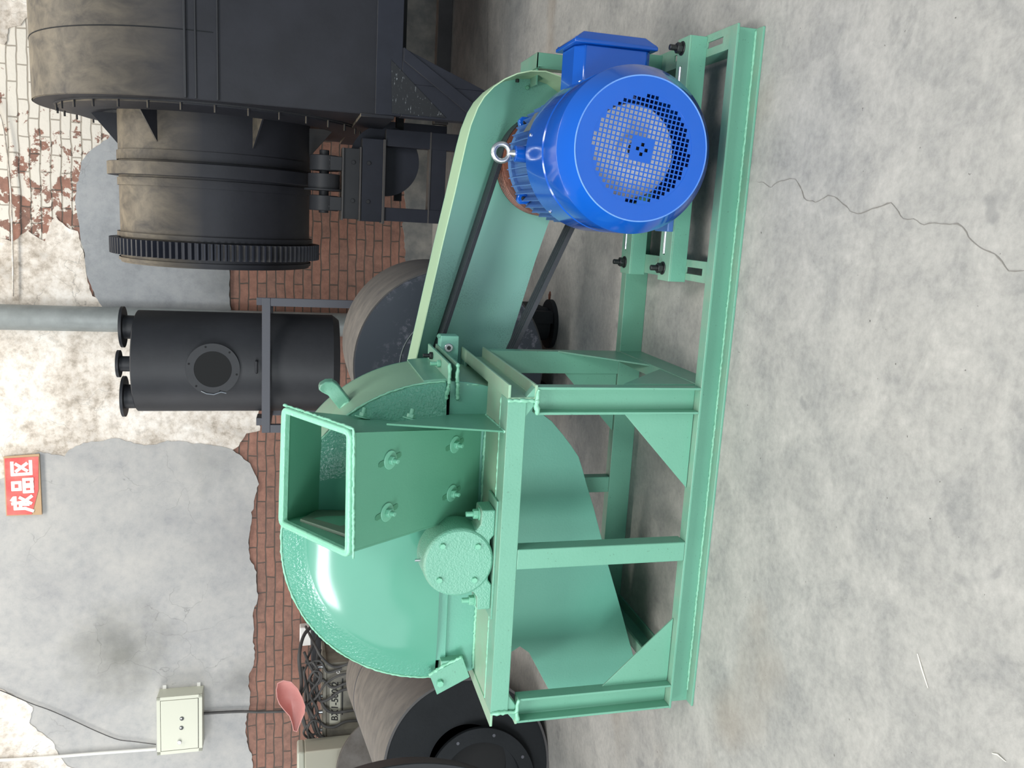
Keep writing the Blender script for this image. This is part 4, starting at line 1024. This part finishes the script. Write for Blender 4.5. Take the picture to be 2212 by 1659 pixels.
cable([(-2.9, T0+0.5, 1.15), (-2.92, T0+0.1, 1.08), (-3.0, T0, 1.02), (-3.08, T0, 0.92), (-3.06, T0, 0.8)], 0.012, 'slack dark cable dropping down the right side of the beige welding machine')
cable([(-2.97, T0+0.1, 1.17), (-3.1, T0, 1.1), (-3.2, T0, 1.0), (-3.26, T0, 0.93), (-3.22, T0-.01, 0.8), (-3.2, T0, 0.6)], 0.012, 'dark cable crossing the lettered front from the right of the heap')
cable([(-3.38, T0+0.2, 1.1), (-3.37, T0, 1.03), (-3.34, T0-.02, 0.95), (-3.28, T0-.02, 0.85), (-3.26, T0-.02, 0.6)], 0.013, 'dark cable hanging past the middle of the lettering')
cable([(-3.0, T0+0.2, 1.05), (-3.2, T0+0.05, 1.07), (-3.35, T0+.02, 1.04), (-3.46, T0-.02, 0.96), (-3.47, T0-.02, 0.8), (-3.45, T0-.02, 0.55)], 0.013, 'dark cable crossing the lettering left of its middle')
cable([(-3.2, T0+0.1, 1.12), (-3.4, T0+0.05, 1.08), (-3.56, T0, 1.03), (-3.60, T0-.02, 0.93), (-3.56, T0-.02, 0.8), (-3.58, T0-.02, 0.5)], 0.013, 'dark cable hanging over the first letters of the machine')
cable([(-3.1, T0+0.1, 1.18), (-3.35, T0+0.05, 1.13), (-3.55, T0, 1.10), (-3.68, T0, 1.04), (-3.70, T0-.02, 0.92), (-3.69, T0-.02, 0.5)], 0.014, 'leftmost thick dark cable over the left edge of the machine')
cable([(-3.02, T0+0.25, 1.03), (-3.12, T0+0.12, 1.06), (-3.24, T0+.08, 1.09), (-3.38, T0+.1, 1.06), (-3.5, T0+.12, 1.10), (-3.66, T0+.1, 1.06)], 0.012, 'thin dark cable lying along the top of the beige machine')
cable([(-3.15, T0+0.3, 1.04), (-3.3, T0+0.2, 1.14), (-3.45, T0+.15, 1.15), (-3.6, T0+.15, 1.10), (-3.7, T0+.1, 1.04)], 0.013, 'dark cable looped highest in the middle of the heap')
cable([(-2.88, T0+0.3, 1.05), (-3.0, T0+0.15, 1.12), (-3.05, T0+.05, 1.15), (-3.02, T0, 1.04), (-3.12, T0, .98), (-3.1, T0, .86)], 0.011, 'thin looped dark cable at the right end of the heap')
T1 = T0-0.01
for pts_, r_, lb_ in (
    ([(-3.75, T1+.1, 1.1), (-3.62, T1, 1.17), (-3.45, T1, 1.06), (-3.30, T1, 1.12), (-3.15, T1, 1.04), (-3.02, T1, 1.1)], 0.010, 'wavy dark cable lying across the upper face of the heap'),
    ([(-3.66, T1, 1.09), (-3.6, T1-.02, 1.14), (-3.52, T1-.02, 1.10), (-3.55, T1-.01, 1.04), (-3.63, T1, 1.05), (-3.66, T1, 1.10)], 0.009, 'small closed loop of cable at the left of the heap'),
    ([(-3.22, T1, 1.08), (-3.16, T1-.02, 1.13), (-3.09, T1-.02, 1.09), (-3.12, T1-.01, 1.03), (-3.20, T1, 1.04), (-3.23, T1, 1.09)], 0.009, 'small closed loop of cable at the right of the heap'),
    ([(-3.72, T1, 0.70), (-3.73, T1-.01, 0.9), (-3.66, T1-.01, 1.03), (-3.50, T1, 1.09), (-3.38, T1+.05, 1.16)], 0.011, 'dark cable rising along the left edge of the machine into the heap'),
    ([(-3.14, T1, 0.72), (-3.15, T1-.01, 0.88), (-3.22, T1-.01, 1.0), (-3.33, T1, 1.07), (-3.42, T1+.05, 1.17)], 0.010, 'dark cable rising past the round knob into the heap'),
    ([(-3.05, T1+.1, 1.12), (-3.10, T1, 1.17), (-3.22, T1, 1.16), (-3.34, T1, 1.21), (-3.5, T1, 1.17), (-3.7, T1, 1.12)], 0.010, 'dark cable running just below the topmost thick one')):
    cable(pts_, r_, lb_)
# white block and pink sheet
o = wbox(-3.10, -2.93, TW+0.52, TW+0.64, 1.101, 1.20).build('white_block', 'white', None, 0.01)
tag(move_origin(o), 'small white block lying on the dark machine below the brick wall', 'block')
# pink curved sheet
pk = MB(); pts = []
outline = [(598, 1490), (600, 1477), (612, 1471), (628, 1474), (642, 1488), (652, 1508), (658, 1525), (657, 1540), (650, 1556), (641, 1580), (635, 1578), (631, 1560), (626, 1546), (614, 1533), (604, 1520), (599, 1506)]
PT = TW-0.17
front = []
for (x_, y_) in outline:
    s_, z_ = px(x_, y_, PT); front.append((s_/KK, CAMH-(CAMH-z_)/KK))
n = len(front); vs = []; fs = []
cs = sum(p[0] for p in front)/n; cz = sum(p[1] for p in front)/n
rings = [(1.0, 0.0), (1.0, 0.006), (0.85, 0.045), (0.6, 0.085), (0.3, 0.105), (0.02, 0.11)]
for (f_, d_) in rings:
    for p in front:
        vs.append(W(cs+(p[0]-cs)*f_, PT+d_, cz+(p[1]-cz)*f_))
for i in range(len(rings)-1):
    for j in range(n): fs.append((i*n+j, i*n+(j+1) % n, (i+1)*n+(j+1) % n, (i+1)*n+j))
fs.append(tuple((len(rings)-1)*n+j for j in range(n)))
pk.add(vs, fs)
o = pk.build('welding_mask', 'pink', None, smooth=80)
sdm = o.modifiers.new('thick', 'SOLIDIFY'); sdm.thickness = 0.006; sdm.offset = 1
tag(move_origin(o), 'pink curved plastic shell leaning on the cable heap below the wall cabinet', 'plastic shell')

W, wbox = _W, _wbox

# ================================================================== THINGS ON THE WALL
ct = 7.80
cb = thing('wall_cabinet', tuple(W(-3.84, 7.98, 2.05)), 'cream metal electrical cabinet with a hinged door hung on the grey plaster', 'cabinet')
s0, z0 = px(338, 1508, ct); s1, z1 = px(437, 1622, ct)
S0, S1, Z0, Z1 = s1, s0, z1, z0     # left, right, bottom, top
S0, S1 = min(s0, s1), max(s0, s1); Z0, Z1 = min(z0, z1), max(z0, z1)
wbox(S0, S1, ct+0.012, 7.985, Z0, Z1).build('case', 'cab', cb, 0.004)
wbox(S0, S1, ct, ct+0.012, Z0, Z0+0.03).build('door_frame', 'cab', cb); wbox(S0, S1, ct, ct+0.012, Z1-0.03, Z1).build('door_frame', 'cab', cb)
wbox(S0, S0+0.03, ct, ct+0.012, Z0, Z1).build('door_frame', 'cab', cb); wbox(S1-0.03, S1, ct, ct+0.012, Z0, Z1).build('door_frame', 'cab', cb)
wbox(S0+0.02, S1-0.02, ct+0.008, ct+0.011, Z0+0.02, Z1-0.02).build('door_gap', 'steel_dark', cb)
dd = wbox(S0+0.035, S1-0.034, ct-0.002, ct+0.010, Z0+0.035, Z1-0.034).build('door', 'cab', cb, 0.002)
for (x_, y_, r_) in ((393, 1552, 0.018), (392, 1572, 0.018)):
    s_, z_ = px(x_, y_, ct); MB().cyl(W(s_, ct-0.006, z_), W(s_, ct, z_), r_, 20).build('lamp_button', 'bolt_dark', dd)
    MB().cyl(W(s_+.004, ct-0.009, z_+.006), W(s_+.004, ct-0.004, z_+.006), r_*.4, 12).build('button_cap', 'zinc', dd)
s_, z_ = px(388, 1602, ct); MB().cyl(W(s_, ct-0.02, z_), W(s_, ct, z_), 0.018, 20).build('lock', 'zinc', dd, 0.003)
for zz in (Z0+0.06, Z1-0.03):
    wbox(S1, S1+0.035, 7.975, 7.985, zz-0.03, zz).build('mounting_tab', 'white', cb)
def wall_tube(pix, r, name, mat, label, cat, t=7.975, sub=6):
    P = []
    for p in pix:
        s_, z_ = px(p[0], p[1], t); P.append(W(s_, t, z_))
    out = []
    for i in range(len(P)-1):
        p0, p1, p2, p3 = P[max(i-1, 0)], P[i], P[i+1], P[min(i+2, len(P)-1)]
        for j in range(sub):
            t_ = j/sub; out.append(0.5*((2*p1)+(-p0+p2)*t_+(2*p0-5*p1+4*p2-p3)*t_*t_+(-p0+3*p1-3*p2+p3)*t_**3))
    out.append(P[-1])
    o = MB().tube(out, r, 10).build(name, mat, None, smooth=80); return tag(move_origin(o), label, cat)
wall_tube([(337, 1618), (200, 1628), (90, 1637), (0, 1642), (-120, 1648)], 0.014, 'conduit', 'white', 'white conduit running up the wall from the top of the cream cabinet', 'pipe', 7.955)
wall_tube([(440, 1541), (475, 1539), (520, 1537), (560, 1538), (600, 1537), (640, 1535), (665, 1534)], 0.013, 'supply_cable', 'cable', 'dark cable hanging down the wall from the bottom of the cream cabinet', 'cable', 7.95)
wall_tube([(-60, 1470), (0, 1491), (40, 1508), (71, 1521), (110, 1535), (162, 1558), (205, 1578), (253, 1597), (290, 1602), (337, 1608)], 0.004, 'wall_wire', 'cable', 'thin dark wire slanting down the grey plaster to the cream cabinet', 'wire', 7.96)
wall_tube([(-40, 180), (0, 250), (14, 325), (22, 400), (25, 470), (27, 540), (28, 600), (28, 640)], 0.007, 'power_cord', 'plaster_cream', 'pale cord running across the whitewashed bricks at upper right', 'cord', 7.95)
# downpipe
dp = thing('downpipe', tuple(W(-0.235, 7.86, 0)), 'grey galvanised round pipe running up the wall behind the upright tank', 'pipe')
MB().cyl(W(-0.235, 7.86, 0), W(-0.235, 7.86, 5.0), 0.107, 48).build('pipe', 'galv', dp)
# sign
sg = thing('wall_sign', tuple(W(-1.67, 7.95, 3.4)), 'red wall sign with three white Chinese characters, lower corner peeled to brown board', 'sign')
sc_ = [px(7, 987, 7.95), px(84, 981, 7.95), px(90, 1112, 7.95), px(13, 1115, 7.95)]   # UR, LR, LL, UL
def sgp(u, v, t):
    """u 0..1 left->right, v 0..1 bottom->top"""
    UR, LR, LL, UL = [Vector((*p, 0)) for p in sc_]
    p = (LL.lerp(LR, u)).lerp(UL.lerp(UR, u), v); return W(p.x, t, p.y)
def sgpoly(uv, t0, th, name, mat, par):
    m = MB(); a = [sgp(u, v, t0) for u, v in uv]; b = [sgp(u, v, t0+th) for u, v in uv]; n = len(uv)
    m.add(a+b, [tuple(range(n))[::-1], tuple(range(n, 2*n))]+[(i, (i+1) % n, n+(i+1) % n, n+i) for i in range(n)])
    return m.build(name, mat, par)
sgpoly([(0, 0), (1, 0), (1, 1), (0, 1)], 7.955, 0.02, 'backing_board', 'board', sg)
sgpoly([(0.015, 0.28), (0.10, 0.23), (0.42, 0.06), (0.96, 0.02), (0.97, 0.97), (0.015, 0.97)], 7.951, 0.004, 'red_sheet', 'red', sg)
def strokes(segs, u0, u1, v0, v1, w_):
    chs = MB()
    for iz, (a, b, c, d) in enumerate(segs):
        p = sgp(u0+(u1-u0)*a, v0+(v1-v0)*b, 7.9500); q = sgp(u0+(u1-u0)*c, v0+(v1-v0)*d, 7.9500)
        dd_ = (q-p); L = dd_.length; dd_ /= L; pp = dd_.cross(WN).normalized()*w_
        e_ = dd_*w_*0.8
        p = p-WN*0.0004*iz; q = q-WN*0.0004*iz
        chs.add([p-e_-pp, q+e_-pp, q+e_+pp, p-e_+pp, p-e_-pp+WN*.001, q+e_-pp+WN*.001, q+e_+pp+WN*.001, p-e_+pp+WN*.001], [(0, 1, 2, 3), (4, 5, 6, 7), (0, 1, 5, 4), (1, 2, 6, 5), (2, 3, 7, 6), (3, 0, 4, 7)])
    return chs.build('character', 'white', sg)
strokes([(0.22, 0.88, 0.22, 0.4), (0.22, 0.4, 0.05, 0.05), (0.22, 0.88, 0.95, 0.88), (0.25, 0.62, 0.5, 0.62), (0.5, 0.62, 0.47, 0.25), (0.55, 1.0, 0.65, 0.45), (0.65, 0.45, 0.98, 0.08), (0.92, 0.62, 0.55, 0.12), (0.78, 1.02, 0.9, 0.95)], 0.06, 0.32, 0.22, 0.80, 0.0135)
strokes([(0.22, 0.95, 0.78, 0.95), (0.22, 0.95, 0.22, 0.6), (0.78, 0.95, 0.78, 0.6), (0.22, 0.6, 0.78, 0.6), (0.0, 0.4, 0.42, 0.4), (0, 0.4, 0, 0), (0.42, 0.4, 0.42, 0), (0, 0.03, 0.42, 0.03), (0.58, 0.4, 1, 0.4), (0.58, 0.4, 0.58, 0), (1, 0.4, 1, 0), (0.58, 0.03, 1, 0.03)], 0.395, 0.60, 0.22, 0.80, 0.0135)
strokes([(0.0, 0.95, 1.0, 0.95), (0, 0.95, 0, 0.05), (0, 0.05, 1.02, 0.05), (0.28, 0.75, 0.85, 0.25), (0.85, 0.75, 0.28, 0.25)], 0.69, 0.89, 0.22, 0.80, 0.0135)
# dark lump at upper right edge
o = wbox(2.26, 2.6, 7.82, 7.985, 3.20, 3.26).build('wall_bracket', 'steel_dark', None, 0.01)
tag(move_origin(o), 'small dark bracket on the wall above the big drum housing', 'bracket')

# ================================================================== LITTER ON THE FLOOR
for (a, b, lb) in (((1983, 1412), (2006, 1486), 'longer pale straw lying on the bare concrete left of the middle'), ((2145, 1627), (2174, 1645), 'short pale straw near the left front edge of the floor')):
    p, q = onfloor(*a), onfloor(*b); m_ = (p+q)/2+Vector((0.004, 0.003, 0.001))
    o = MB().tube([p+WZ*.0015, m_+WZ*.0015, q+WZ*.0015], [0.0012, 0.0017, 0.001], 6).build('straw', 'straw', None, smooth=80)
    tag(move_origin(o), lb, 'straw')
p = onfloor(1187, 650)
o = MB().prism([(0, 0), (0.03, 0.01), (0.05, -0.01), (0.035, -0.02), (0.01, -0.012)], (p.x, p.y, 0.0), (1, 0, 0), (0, 1, 0), (0, 0, 0.006)).build('dead_leaf', 'pulley', None)
tag(move_origin(o), 'small brown leaf scrap on the concrete beside the floor flange', 'leaf')
